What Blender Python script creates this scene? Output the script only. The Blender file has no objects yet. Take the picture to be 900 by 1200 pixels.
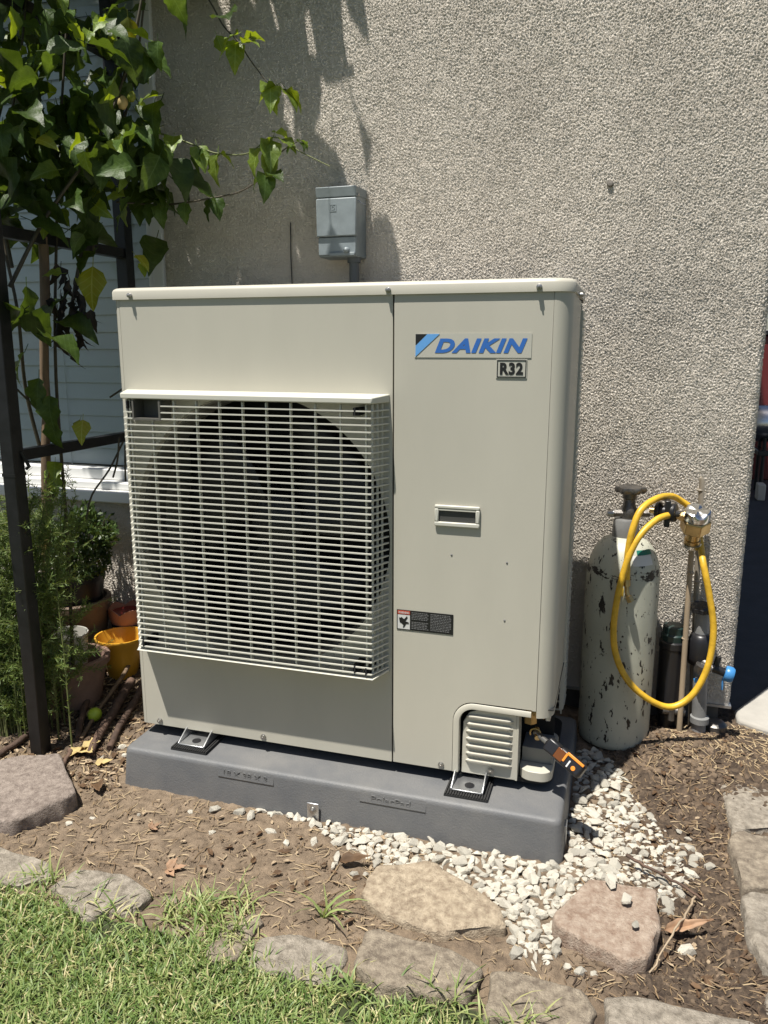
import bpy, bmesh, math, random
import numpy as np
from mathutils import Vector, Matrix, noise as mnoise

R = math.radians
scene = bpy.context.scene
col = scene.collection
rnd = random.Random(7)
nrng = np.random.default_rng(11)

# ------------------------------------------------------------------ camera
cam_d = bpy.data.cameras.new('camera')
cam = bpy.data.objects.new('camera', cam_d)
col.objects.link(cam)
cam_d.sensor_fit = 'VERTICAL'
cam_d.sensor_height = 24.0
cam_d.lens = 18.385
cam_d.clip_start = 0.02
cam_d.clip_end = 500
_r = Vector((0.955545, 0.294846, 0.000456))
_u = Vector((-0.061021, 0.196245, 0.978654))
_f = Vector((-0.288463, 0.935176, -0.205513))
m = Matrix((_r, _u, -_f)).transposed().to_4x4()
m.translation = Vector((1.0366, -1.4498, 0.8705))
cam.matrix_world = m
scene.camera = cam

# ------------------------------------------------------------------ sky, sun, exposure
SUN = Vector((0.175, 0.305, -1.0)).normalized()          # direction the light travels
elev = math.asin(-SUN.z)
azim = math.atan2(-SUN.x, -SUN.y)
world = bpy.data.worlds.new('World')
scene.world = world
world.use_nodes = True
wn = world.node_tree
wn.nodes.clear()
wo = wn.nodes.new('ShaderNodeOutputWorld')
bg = wn.nodes.new('ShaderNodeBackground')
sky = wn.nodes.new('ShaderNodeTexSky')
sky.sky_type = 'NISHITA'
sky.sun_disc = False
sky.sun_elevation = elev
sky.sun_rotation = azim
sky.air_density = 1.0
sky.dust_density = 1.0
bg.inputs['Strength'].default_value = 0.05
wn.links.new(sky.outputs[0], bg.inputs['Color'])
wn.links.new(bg.outputs[0], wo.inputs['Surface'])
sl = bpy.data.lights.new('sun', 'SUN')
sl.energy = 5.0
sl.angle = R(0.53)
sl.color = (1.0, 0.955, 0.88)
so = bpy.data.objects.new('sun', sl)
so.rotation_euler = SUN.to_track_quat('-Z', 'Y').to_euler()
so.location = (-0.6, -1.0, 4.0)
col.objects.link(so)
scene.view_settings.view_transform = 'Standard'
scene.view_settings.look = 'None'
scene.view_settings.exposure = 0.57
scene.view_settings.gamma = 1.0
scene.view_settings.use_curve_mapping = False
scene.cycles.max_bounces = 6
scene.cycles.diffuse_bounces = 3
scene.cycles.glossy_bounces = 3
scene.cycles.transmission_bounces = 4
scene.cycles.transparent_max_bounces = 8

# ------------------------------------------------------------------ material helpers
def srgb(r, g, b):
    f = lambda c: (c/255/12.92) if c/255 <= .04045 else ((c/255+.055)/1.055)**2.4
    return (f(r), f(g), f(b))

def mat(name, base, rough=.5, metal=0., var=.0, vscale=20., bump=0., bscale=80., tint=None, spec=.5,
        stretch=(1, 1, 1), rand=0., translucent=0., detail=5., coat=0., vsharp=(.3, .7)):
    """principled material: base colour varied by noise towards tint, fine bump, optional per-object variation"""
    m = bpy.data.materials.new(name)
    m.use_nodes = True
    nt = m.node_tree
    n = nt.nodes
    L = nt.links.new
    b = n['Principled BSDF']
    b.inputs['Roughness'].default_value = rough
    b.inputs['Metallic'].default_value = metal
    b.inputs['Specular IOR Level'].default_value = spec
    if coat: b.inputs['Coat Weight'].default_value = coat
    tc = n.new('ShaderNodeTexCoord')
    mp = n.new('ShaderNodeMapping')
    mp.inputs['Scale'].default_value = stretch
    L(tc.outputs['Object'], mp.inputs['Vector'])
    vec = mp.outputs['Vector']
    cout = None
    if var or tint:
        nz = n.new('ShaderNodeTexNoise')
        nz.inputs['Scale'].default_value = vscale
        nz.inputs['Detail'].default_value = detail
        nz.inputs['Roughness'].default_value = .62
        L(vec, nz.inputs['Vector'])
        rp = n.new('ShaderNodeValToRGB')
        rp.color_ramp.elements[0].position = vsharp[0]
        rp.color_ramp.elements[1].position = vsharp[1]
        a = tuple(max(0, c*(1-var)) for c in base)
        t = tint if tint else tuple(min(1, c*(1+var)) for c in base)
        rp.color_ramp.elements[0].color = (*a, 1)
        rp.color_ramp.elements[1].color = (*t, 1)
        L(nz.outputs['Fac'], rp.inputs['Fac'])
        cout = rp.outputs['Color']
    if rand:
        oi = n.new('ShaderNodeObjectInfo')
        mr = n.new('ShaderNodeMapRange')
        mr.inputs['To Min'].default_value = 1-rand
        mr.inputs['To Max'].default_value = 1+rand
        L(oi.outputs['Random'], mr.inputs['Value'])
        hs = n.new('ShaderNodeHueSaturation')
        L(mr.outputs[0], hs.inputs['Value'])
        if cout: L(cout, hs.inputs['Color'])
        else: hs.inputs['Color'].default_value = (*base, 1)
        cout = hs.outputs['Color']
    if cout: L(cout, b.inputs['Base Color'])
    else: b.inputs['Base Color'].default_value = (*base, 1)
    if bump:
        n2 = n.new('ShaderNodeTexNoise')
        n2.inputs['Scale'].default_value = bscale
        n2.inputs['Detail'].default_value = 6
        n2.inputs['Roughness'].default_value = .65
        L(vec, n2.inputs['Vector'])
        bp = n.new('ShaderNodeBump')
        bp.inputs['Strength'].default_value = min(1, bump)
        bp.inputs['Distance'].default_value = .004*max(1, bump)
        L(n2.outputs['Fac'], bp.inputs['Height'])
        L(bp.outputs['Normal'], b.inputs['Normal'])
    if translucent:
        tr = n.new('ShaderNodeBsdfTranslucent')
        hs2 = n.new('ShaderNodeHueSaturation')
        hs2.inputs['Hue'].default_value = .47
        hs2.inputs['Saturation'].default_value = 1.15
        hs2.inputs['Value'].default_value = 1.5
        if cout: L(cout, hs2.inputs['Color'])
        else: hs2.inputs['Color'].default_value = (*base, 1)
        L(hs2.outputs['Color'], tr.inputs['Color'])
        mx = n.new('ShaderNodeMixShader')
        mx.inputs['Fac'].default_value = translucent
        out = n['Material Output']
        L(b.outputs[0], mx.inputs[1])
        L(tr.outputs[0], mx.inputs[2])
        L(mx.outputs[0], out.inputs['Surface'])
    return m

def attr_tint(m, c0, c1, name='tint', stops=None):
    """drive the base colour by a per-piece attribute (each blade or straw has its own natural colour)"""
    nt = m.node_tree
    at = nt.nodes.new('ShaderNodeAttribute')
    at.attribute_name = name
    rp = nt.nodes.new('ShaderNodeValToRGB')
    rp.color_ramp.elements[0].color = (*c0, 1)
    rp.color_ramp.elements[1].color = (*c1, 1)
    for pos, c in (stops or []):
        e = rp.color_ramp.elements.new(pos)
        e.color = (*c, 1)
    nt.links.new(at.outputs['Fac'], rp.inputs['Fac'])
    nt.links.new(rp.outputs['Color'], nt.nodes['Principled BSDF'].inputs['Base Color'])
    for nd in nt.nodes:
        if nd.type == 'HUE_SAT':
            nt.links.new(rp.outputs['Color'], nd.inputs['Color'])

IVORY = (.492, .470, .395)
M = dict(
    ivory=mat('ivory_paint', IVORY, .42, var=.05, vscale=5, bump=.07, bscale=5, stretch=(1, 1, .35), detail=7),
    ivory_plastic=mat('ivory_plastic', (.56, .55, .475), .45, var=.03, vscale=5),
    recess_shade=mat('recess_shade_paint', (.12, .115, .10), .5, var=.05, vscale=8),  # darkened: shade inside the duct and grab recess is put into the colour
    dark_inside=mat('dark_interior', (.012, .012, .012), .8),
    fan=mat('fan_plastic', (.016, .017, .018), .5),
    coil=mat('coil_fins', (.012, .012, .012), .6),
    galv=mat('galvanised_steel', (.55, .56, .57), .38, metal=.9, var=.12, vscale=30),
    screw=mat('screw_steel', (.42, .41, .39), .35, metal=.9),
    rubber=mat('black_rubber', (.018, .018, .018), .75, bump=.2, bscale=200),
    black=mat('black_plastic', (.014, .014, .016), .35),
    pad=mat('grey_pad_plastic', (.118, .123, .130), .55, var=.06, vscale=9, tint=(.165, .163, .158), bump=.28, bscale=260, detail=8),
    pad_dark=mat('grey_pad_edge', (.118, .123, .130), .6, bump=.2, bscale=260),
    sticker=mat('clear_badge', (.485, .475, .41), .3),
    blue=mat('logo_blue', (.035, .145, .47), .4),
    lblue=mat('logo_light_blue', (.13, .36, .72), .4),
    pblack=mat('print_black', (.012, .012, .012), .45),
    pwhite=mat('print_white', (.62, .62, .60), .45),
    pred=mat('print_red', (.50, .07, .035), .45),
    pgrey=mat('print_grey', (.16, .16, .16), .5),
    boxgrey=mat('grey_enclosure_paint', (.225, .26, .275), .45, var=.14, vscale=26, bump=.1, bscale=90),
    conduit=mat('grey_conduit', (.10, .11, .115), .5),
    brass=mat('brass', (.50, .36, .17), .33, metal=1., var=.2, vscale=40),
    chrome=mat('satin_chrome', (.70, .70, .69), .22, metal=1., var=.1, vscale=40),
    castiron=mat('dark_cast_metal', (.16, .15, .14), .4, metal=.8, var=.3, vscale=40, bump=.3, bscale=90),
    hose=mat('yellow_hose', (.64, .385, .03), .42, var=.22, vscale=45, bump=.12, bscale=90),
    pvc=mat('weathered_grey_pvc', (.22, .22, .215), .55, var=.25, vscale=18, bump=.15, bscale=60),
    bamboo=mat('dry_bamboo', (.36, .28, .19), .6, var=.25, vscale=24, stretch=(1, 1, .15), bump=.3, bscale=60),
    greystake=mat('grey_weathered_cane', (.26, .225, .175), .65, var=.25, vscale=24, stretch=(1, 1, .15), bump=.3, bscale=60),
    greencap=mat('dark_green_plastic', (.015, .035, .032), .4),
    bluebib=mat('blue_plastic', (.05, .22, .50), .35),
    orange=mat('orange_plastic', (.80, .26, .03), .4),
    amber=mat('amber_window', (.13, .045, .012), .2),
    copper=mat('copper_pipe', (.52, .22, .10), .4, metal=.9),
    white=mat('white_vinyl', (.72, .72, .70), .4, var=.04, vscale=8),
    blind=mat('blind_slat_white', (.82, .84, .85), .45, var=.03, vscale=6),
    blackmetal=mat('black_painted_steel', (.008, .008, .009), .45, var=.5, vscale=25, bump=.15, bscale=60),
    wood=mat('weathered_wood', (.17, .115, .07), .75, var=.35, vscale=30, stretch=(1, 1, .08), bump=.6, bscale=90),
    bark=mat('stick_bark', (.085, .052, .036), .8, var=.45, vscale=40, bump=.8, bscale=90, rand=.3),
    stem=mat('vine_stem', (.06, .05, .03), .7, var=.3, vscale=40),
    gstem=mat('green_shoot', (.13, .15, .05), .6),
    terra=mat('terracotta', (.235, .15, .115), .75, var=.22, vscale=16, bump=.3, bscale=90),
    brownpot=mat('brown_clay_pot', (.15, .105, .075), .7, var=.25, vscale=12, bump=.3, bscale=90),
    yellowpot=mat('yellow_glazed_pot', (.62, .33, .035), .3, var=.12, vscale=14),
    whitepot=mat('white_plastic_pot', (.46, .45, .40), .5, var=.15, vscale=14),
    bluepot=mat('dark_blue_glaze', (.015, .025, .08), .25),
    redpot=mat('dark_red_glaze', (.20, .02, .018), .35, var=.2, vscale=14),
    pinkclay=mat('pink_clay', (.42, .21, .15), .7, var=.15, vscale=18),
    lime=mat('lime_skin', (.38, .50, .04), .4, var=.2, vscale=12),
    concrete=mat('pale_concrete', (.38, .36, .32), .85, var=.12, vscale=10, bump=.3, bscale=60),
    asphalt=mat('asphalt', (.035, .037, .042), .85, var=.2, vscale=12, bump=.4, bscale=120),  # dark tone also carries the shade of the house
    footing=mat('concrete_footing', (.16, .145, .125), .9, var=.3, vscale=12, bump=.5, bscale=60),
    redpaint=mat('dark_red_paint', (.14, .02, .02), .45),
    cream=mat('cream_block', (.55, .50, .42), .8),
    roof=mat('roof_shingle', (.10, .08, .065), .9, var=.3, vscale=12),
    deadleaf=mat('dead_leaf_brown', (.12, .07, .035), .75, var=.4, vscale=30, translucent=.15, rand=.3),
    yelleaf=mat('dry_yellow_leaf', (.50, .39, .17), .7, var=.25, vscale=40, translucent=.2),
    orgleaf=mat('dry_orange_leaf', (.30, .185, .11), .7, var=.3, vscale=40, translucent=.15, rand=.2),
)

# ------------------------------------------------------------------ mesh helpers
class MB:
    def __init__(s): s.v = []; s.f = []
    def add(s, vs, fs):
        o = len(s.v)
        s.v += [Vector(v) for v in vs]
        s.f += [tuple(i+o for i in f) for f in fs]
        return s
    def box(s, x0, x1, y0, y1, z0, z1, rot=None, piv=None):
        vs = [Vector((x, y, z)) for z in (z0, z1) for y in (y0, y1) for x in (x0, x1)]
        if rot is not None:
            pv = Vector(piv) if piv else Vector(((x0+x1)/2, (y0+y1)/2, (z0+z1)/2))
            vs = [rot @ (v-pv)+pv for v in vs]
        return s.add(vs, [(0, 2, 3, 1), (4, 5, 7, 6), (0, 1, 5, 4), (2, 6, 7, 3), (0, 4, 6, 2), (1, 3, 7, 5)])
    def cyl(s, p0, p1, r0, r1=None, n=20, caps=True):
        r1 = r0 if r1 is None else r1
        p0 = Vector(p0); p1 = Vector(p1)
        d = (p1-p0).normalized()
        a = d.orthogonal().normalized(); b = d.cross(a)
        vs = []
        for p, r in ((p0, r0), (p1, r1)):
            for k in range(n):
                t = 2*math.pi*k/n
                vs.append(p+(a*math.cos(t)+b*math.sin(t))*r)
        fs = [(k, (k+1) % n, n+(k+1) % n, n+k) for k in range(n)]
        if caps: fs += [tuple(range(n-1, -1, -1)), tuple(range(n, 2*n))]
        return s.add(vs, fs)
    def tube(s, pts, r, n=8, closed_ends=True):
        pts = [Vector(p) for p in pts]
        rs = r if isinstance(r, (list, tuple)) else [r]*len(pts)
        vs = []; a = None
        for i, p in enumerate(pts):
            d = (pts[min(i+1, len(pts)-1)]-pts[max(i-1, 0)]).normalized()
            if a is None: a = d.orthogonal().normalized()
            else: a = (a-d*a.dot(d)).normalized()
            b = d.cross(a)
            for k in range(n):
                t = 2*math.pi*k/n
                vs.append(p+(a*math.cos(t)+b*math.sin(t))*rs[i])
        fs = []
        for i in range(len(pts)-1):
            for k in range(n):
                fs.append((i*n+k, i*n+(k+1) % n, (i+1)*n+(k+1) % n, (i+1)*n+k))
        if closed_ends:
            e = (len(pts)-1)*n
            fs += [tuple(range(n-1, -1, -1)), tuple(range(e, e+n))]
        return s.add(vs, fs)
    def lathe(s, prof, c=(0, 0, 0), n=32, axis=None, wob=0.):
        """prof: list of (r, h); spun about the axis through c"""
        c = Vector(c)
        d = Vector(axis or (0, 0, 1)).normalized()
        a = Vector((1, 0, 0)) if abs(d.z) > .99 else d.orthogonal().normalized()
        b = d.cross(a)
        vs = []
        for (r, h) in prof:
            for k in range(n):
                t = 2*math.pi*k/n
                rr = r*(1+wob*math.sin(2*t+h*9))
                vs.append(c+d*h+(a*math.cos(t)+b*math.sin(t))*rr)
        fs = []
        for i in range(len(prof)-1):
            for k in range(n):
                fs.append((i*n+k, i*n+(k+1) % n, (i+1)*n+(k+1) % n, (i+1)*n+k))
        if prof[0][0] > 1e-5: fs.append(tuple(range(n-1, -1, -1)))
        if prof[-1][0] > 1e-5:
            e = (len(prof)-1)*n
            fs.append(tuple(range(e, e+n)))
        return s.add(vs, fs)
    def prism(s, poly, y0, y1):
        """polygon in x,z (counter-clockwise seen from -y) extruded along y"""
        n = len(poly)
        vs = [(x, y0, z) for x, z in poly]+[(x, y1, z) for x, z in poly]
        fs = [tuple(range(n)), tuple(range(2*n-1, n-1, -1))]
        fs += [(k, n+k, n+(k+1) % n, (k+1) % n) for k in range(n)]
        return s.add(vs, fs)
    def prismz(s, poly, z0, z1):
        n = len(poly)
        vs = [(x, y, z0) for x, y in poly]+[(x, y, z1) for x, y in poly]
        fs = [tuple(range(n-1, -1, -1)), tuple(range(n, 2*n))]
        fs += [(k, (k+1) % n, n+(k+1) % n, n+k) for k in range(n)]
        return s.add(vs, fs)
    def build(s, name, material, parent=None, smooth=None, bevel=0., seg=2, weld=False):
        return mkobj(name, s.v, s.f, material, parent, smooth, bevel, seg, weld)

def wloc(o):
    p = Vector((0, 0, 0))
    while o is not None:
        p += Vector(o.location)
        o = o.parent
    return p

def mkobj(name, verts, faces, material, parent=None, smooth=None, bevel=0., seg=2, weld=False):
    me = bpy.data.meshes.new(name)
    off = wloc(parent) if parent else Vector((0, 0, 0))
    me.from_pydata([tuple(v-off) for v in verts], [], faces)
    bm = bmesh.new()
    bm.from_mesh(me)
    if weld: bmesh.ops.remove_doubles(bm, verts=bm.verts, dist=1e-5)
    bmesh.ops.recalc_face_normals(bm, faces=bm.faces)
    bm.to_mesh(me)
    bm.free()
    me.materials.append(material)
    o = bpy.data.objects.new(name, me)
    col.objects.link(o)
    if parent: o.parent = parent
    if smooth is not None:
        me.polygons.foreach_set('use_smooth', [True]*len(me.polygons))
        me.set_sharp_from_angle(angle=R(smooth))
    if bevel:
        bv = o.modifiers.new('bevel', 'BEVEL')
        bv.width = bevel
        bv.segments = seg
        bv.limit_method = 'ANGLE'
        bv.angle_limit = R(40)
        bv.harden_normals = False
        me.polygons.foreach_set('use_smooth', [True]*len(me.polygons))
        me.set_sharp_from_angle(angle=R(smooth or 30))
    return o

def np_mesh(name, V, F, material, parent=None, smooth=True, attrs=None):
    """fast mesh from numpy arrays (all faces with the same corner count)"""
    me = bpy.data.meshes.new(name)
    V = np.asarray(V, dtype=np.float32).copy()
    if parent is not None: V -= np.array(wloc(parent), dtype=np.float32)
    F = np.asarray(F, dtype=np.int32)
    k = F.shape[1]
    me.vertices.add(len(V))
    me.vertices.foreach_set('co', V.ravel())
    me.loops.add(F.size)
    me.loops.foreach_set('vertex_index', F.ravel())
    me.polygons.add(len(F))
    me.polygons.foreach_set('loop_start', np.arange(0, F.size, k, dtype=np.int32))
    me.polygons.foreach_set('use_smooth', np.full(len(F), smooth))
    me.update(calc_edges=True)
    for an, data in (attrs or {}).items():
        a = me.attributes.new(an, 'FLOAT', 'POINT')
        a.data.foreach_set('value', np.asarray(data, dtype=np.float32))
    me.materials.append(material)
    o = bpy.data.objects.new(name, me)
    col.objects.link(o)
    if parent is not None: o.parent = parent
    return o

def tag(o, label=None, cat=None, group=None, kind=None):
    if label: o['label'] = label
    if cat: o['category'] = cat
    if group: o['group'] = group
    if kind: o['kind'] = kind
    return o

def thing(name, label, cat, loc=(0, 0, 0), group=None):
    o = bpy.data.objects.new(name, None)
    o.empty_display_size = .1
    o.location = loc
    col.objects.link(o)
    return tag(o, label, cat, group)

def text_mesh(name, body, rect, y, material, parent, bold=.0, shear=0., plane='xz', depth=0, spacing=1.):
    """lettering fitted to rect=(x0,x1,z0,z1), lying in the plane of the panel"""
    cu = bpy.data.curves.new(name, 'FONT')
    cu.body = body
    cu.offset = bold
    cu.shear = shear
    cu.extrude = 0
    cu.space_character = spacing
    cu.resolution_u = 4
    ob = bpy.data.objects.new(name, cu)
    col.objects.link(ob)
    dg = bpy.context.evaluated_depsgraph_get()
    me = bpy.data.meshes.new_from_object(ob.evaluated_get(dg))
    bpy.data.objects.remove(ob)
    co = np.array([v.co[:] for v in me.vertices])
    lo = co.min(0); hi = co.max(0)
    x0, x1, z0, z1 = rect
    X = x0+(co[:, 0]-lo[0])/(hi[0]-lo[0])*(x1-x0)
    Z = z0+(co[:, 1]-lo[1])/(hi[1]-lo[1])*(z1-z0)
    off = wloc(parent)
    for i, v in enumerate(me.vertices):
        v.co = Vector((X[i], y, Z[i]))-off
    me.polygons.foreach_set('use_smooth', [False]*len(me.polygons))
    me.materials.clear()
    me.materials.append(material)
    o = bpy.data.objects.new(name, me)
    col.objects.link(o)
    o.parent = parent
    if depth:
        sd = o.modifiers.new('thick', 'SOLIDIFY')
        sd.thickness = depth
        sd.offset = 0
    return o

def bandnoise(nx, ny, step, lo, hi, seed, aniso=1.):
    """band-passed noise field, wavelengths lo..hi metres, unit variance"""
    g = np.random.default_rng(seed)
    w = g.standard_normal((nx, ny))
    fx = np.fft.fftfreq(nx, step)[:, None]
    fy = np.fft.fftfreq(ny, step)[None, :]*aniso
    f = np.sqrt(fx*fx+fy*fy)
    k = np.exp(-(f*lo)**2*.5)*(1-np.exp(-(f*hi)**2*.5))
    h = np.real(np.fft.ifft2(np.fft.fft2(w)*k))
    return h/h.std()

def smooth01(a, b, x):
    t = np.clip((x-a)/(b-a), 0, 1)
    return t*t*(3-2*t)

# ------------------------------------------------------------------ ground
def gz(x, y):
    """height of the soil"""
    x = np.asarray(x, dtype=float); y = np.asarray(y, dtype=float)
    z = -.101+smooth01(-.05, .45, y)*.041
    z = z+.016*smooth01(.05, -.25, x)*smooth01(.0, .3, y)
    z = z+.036*np.exp(-((x-1.19)/.10)**2-((y-.36)/.08)**2)
    z = z+.012*np.exp(-((x-1.32)/.14)**2-((y-.5)/.12)**2)
    z = z-.012*np.exp(-((x-1.2)/.10)**2-((y+.12)/.2)**2)
    z = z+.010*smooth01(-.26, -.37, y)*smooth01(1.36, 1.30, x)
    z = z+.012*smooth01(1.2, 1.29, x)*smooth01(.5, .3, y)
    return z
def gzf(x, y): return float(gz(x, y))

def build_ground():
    fx = np.arange(-.85, 1.75, .0055)
    fy = np.arange(-.80, .62, .0055)
    xs = np.r_[[-60, -20, -8, -4, -2, -1.2], fx, [2.1, 2.8, 4, 8, 20, 60]]
    ys = np.r_[[-60, -20, -8, -4, -2, -1.2], fy, [.8, 1.2, 2, 4, 8, 20, 60]]
    X, Y = np.meshgrid(xs, ys, indexing='ij')
    Z = gz(X, Y)
    n1 = bandnoise(len(fx), len(fy), .0055, .012, .035, 3)
    n2 = bandnoise(len(fx), len(fy), .0055, .04, .16, 4)
    n3 = bandnoise(len(fx), len(fy), .0055, .004, .012, 5)
    FX, FY = X[6:-6, 6:-7], Y[6:-6, 6:-7]
    mulch = smooth01(1.0, 1.12, FX)+smooth01(-.02, -.2, FX)*smooth01(-.1, .05, FY)
    mulch = np.clip(mulch, 0, 1)
    Z[6:-6, 6:-7] += n1*.0008*(1+2.2*mulch)+n2*.0014+np.abs(n3)*.0011*(1+2*mulch)
    out = (X > 1.9) | (Y > .75) | (X < -1) | (Y < -1)
    Z[out] = -.10
    nx, ny = X.shape
    V = np.c_[X.ravel(), Y.ravel(), Z.ravel()]
    i = np.arange(nx-1)[:, None]*ny+np.arange(ny-1)[None, :]
    F = np.stack([i, i+ny, i+ny+1, i+1], -1).reshape(-1, 4)
    m = mat('soil', (.165, .12, .08), .95, var=.25, vscale=40, tint=(.32, .24, .163), bump=1.4, bscale=330, detail=9)
    # darker damp mulch towards the bed on the right and under the shrubs: real colour of the litter
    nt = m.node_tree
    mt = np.zeros(X.shape); mt[6:-6, 6:-7] = mulch
    o = np_mesh('ground', V, F, m, attrs={'mulch': mt.ravel(), 'turf': (((X > 1.75) | (X < -.9) | (Y < -.47)) & (Y < .45)).astype(float).ravel()})
    at = nt.nodes.new('ShaderNodeAttribute'); at.attribute_name = 'mulch'
    mx = nt.nodes.new('ShaderNodeMix'); mx.data_type = 'RGBA'
    rp = [n for n in nt.nodes if n.type == 'VALTORGB'][0]
    rp2 = nt.nodes.new('ShaderNodeValToRGB')
    rp2.color_ramp.elements[0].position = .35; rp2.color_ramp.elements[0].color = (.05, .034, .023, 1)
    rp2.color_ramp.elements[1].position = .7; rp2.color_ramp.elements[1].color = (.175, .125, .083, 1)
    nz = nt.nodes.new('ShaderNodeTexNoise'); nz.inputs['Scale'].default_value = 70; nz.inputs['Detail'].default_value = 6
    nt.links.new([n for n in nt.nodes if n.type == 'TEX_COORD'][0].outputs['Object'], nz.inputs['Vector'])
    nt.links.new(nz.outputs['Fac'], rp2.inputs['Fac'])
    nt.links.new(at.outputs['Fac'], mx.inputs['Factor'])
    nt.links.new(rp.outputs['Color'], mx.inputs['A'])
    nt.links.new(rp2.outputs['Color'], mx.inputs['B'])
    at2 = nt.nodes.new('ShaderNodeAttribute'); at2.attribute_name = 'turf'
    mx2 = nt.nodes.new('ShaderNodeMix'); mx2.data_type = 'RGBA'
    nt.links.new(at2.outputs['Fac'], mx2.inputs['Factor'])
    nt.links.new(mx.outputs['Result'], mx2.inputs['A']); mx2.inputs['B'].default_value = (.05, .062, .024, 1)
    nt.links.new(mx2.outputs['Result'], nt.nodes['Principled BSDF'].inputs['Base Color'])
    tag(o, 'bare brown soil and mulch around the heat pump', 'ground', kind='structure')
build_ground()

# dark driveway stands in for shaded concrete; slab edge drawn along the house shadow
d = MB().box(1.345, 7., .56, 30., -.3, -.050).build('driveway', M['asphalt'])
tag(d, 'dark asphalt driveway beyond the corner, standing in for house shade', 'driveway', kind='structure')
d = MB().prismz([(1.345, .53), (1.345, .585), (1.50, .86), (4.0, .86), (4.0, .47), (1.47, .47), (1.40, .50)], -.2, -.033).build('concrete_path', M['concrete'], bevel=.008)
tag(d, 'pale concrete slab at the house corner, cut along the shadow edge', 'path', kind='structure')

# ------------------------------------------------------------------ house
WY = .52
house = thing('house', 'house with beige rough stucco wall behind the heat pump', 'house', (.5, WY, -.1))
def stucco_material():
    m = mat('stucco', (.66, .60, .52), .92, var=.08, vscale=3, tint=(.78, .715, .625), bump=.5, bscale=260)
    return m
M['stucco'] = stucco_material()
def build_stucco():
    st = .0021
    XR = 1.322
    s = np.arange(-.86, XR+.12, st)
    zs = np.arange(.005, 1.82, st)
    rad = .014
    arc = rad*math.pi/2
    sx = np.empty_like(s); sy = np.empty_like(s); nx = np.empty_like(s); ny = np.empty_like(s)
    for i, q in enumerate(s):
        if q < XR-rad:
            sx[i], sy[i], nx[i], ny[i] = q, WY, 0, -1
        elif q < XR-rad+arc:
            t = (q-(XR-rad))/rad
            sx[i], sy[i] = XR-rad+rad*math.sin(t), WY+rad-rad*math.cos(t)
            nx[i], ny[i] = math.sin(t), -math.cos(t)
        else:
            sx[i], sy[i], nx[i], ny[i] = XR, WY+rad+(q-(XR-rad+arc)), 1, 0
    n = len(s); mz = len(zs)
    a = bandnoise(n, mz, st, .0024, .0042, 21)
    b = bandnoise(n, mz, st, .0055, .012, 22)
    c = bandnoise(n, mz, st, .06, .3, 23)
    h = np.tanh(a*1.0+b*.18)*.0030+c*.0002
    edge = np.clip((zs-zs[0])/.02, 0, 1)[None, :]
    h = h*(.4+.6*edge)
    X = sx[:, None]+nx[:, None]*h; Y = sy[:, None]+ny[:, None]*h; Z = np.broadcast_to(zs[None, :], X.shape)
    V = np.c_[X.ravel(), Y.ravel(), Z.ravel()]
    i = np.arange(n-1)[:, None]*mz+np.arange(mz-1)[None, :]
    F = np.stack([i, i+mz, i+mz+1, i+1], -1)
    S, ZZ = np.meshgrid(s[:-1], zs[:-1], indexing='ij')
    keep = ~((S < -.205) & (ZZ > .418))                       # window opening
    keep &= ~((S > .05) & (S < .80) & (ZZ > .06) & (ZZ < .88))    # never seen behind the unit: plain wall closes it
    F = F[keep].reshape(-1, 4)
    used = np.zeros(len(V), bool); used[F.ravel()] = True
    idx = np.cumsum(used)-1
    np_mesh('stucco_wall', V[used], idx[F], M['stucco'], house)
build_stucco()
mb = MB()
mb.box(.04, .81, WY+.004, WY+.2, .05, .89)
mb.box(-.205, 1.322, WY, WY+.2, 1.82, 3.1)
mb.box(-1.75, -.208, WY, WY+.2, 1.95, 3.1)
mb.box(-6., -1.75, WY, WY+.2, -.2, 3.1)
mb.box(-1.75, -.862, WY, WY+.2, -.2, .418)
mb.box(1.25, 1.3225, WY+.125, 3.6, .005, 3.1)
mb.build('plain_wall', M['stucco'], house)
MB().box(-1.75, 1.300, WY+.02, WY+.25, -.3, .012).box(1.2, 1.300, WY+.26, 3.6, -.3, .012).build('foundation', M['footing'], house)
MB().box(-.72, 1.326, WY-.004, WY+.02, -.002, .0045).build('weep_screed', M['galv'], house)
MB().box(-6.2, 1.46, WY+.0, 9, 3.1, 3.25).build('roof', M['roof'], house)
# window with blinds
win = MB()
win.box(-.232, -.199, WY-.012, WY+.075, .42, 1.948)
win.box(-.262, -.2325, WY+.012, WY+.07, .48, 1.948)
win.box(-1.75, -.2625, WY+.012, WY+.07, .48, .512)
winf = win.build('window', M['white'], house, bevel=.003)
MB().box(-1.75, -.1945, WY-.045, WY+.075, .422, .456).box(-1.75, -.2, WY-.02, WY+.075, .4565, .479).build('sill', M['white'], winf, bevel=.004)
gm = bpy.data.materials.new('window_glass'); gm.use_nodes = True
nt = gm.node_tree; nt.nodes.clear()
o_ = nt.nodes.new('ShaderNodeOutputMaterial'); mxs = nt.nodes.new('ShaderNodeMixShader')
fr = nt.nodes.new('ShaderNodeFresnel'); fr.inputs['IOR'].default_value = 1.5
tb = nt.nodes.new('ShaderNodeBsdfTransparent'); tb.inputs['Color'].default_value = (.94, .97, .97, 1)
gb = nt.nodes.new('ShaderNodeBsdfGlossy'); gb.inputs['Roughness'].default_value = .03
nt.links.new(fr.outputs[0], mxs.inputs[0]); nt.links.new(tb.outputs[0], mxs.inputs[1]); nt.links.new(gb.outputs[0], mxs.inputs[2])
nt.links.new(mxs.outputs[0], o_.inputs['Surface'])
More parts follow.
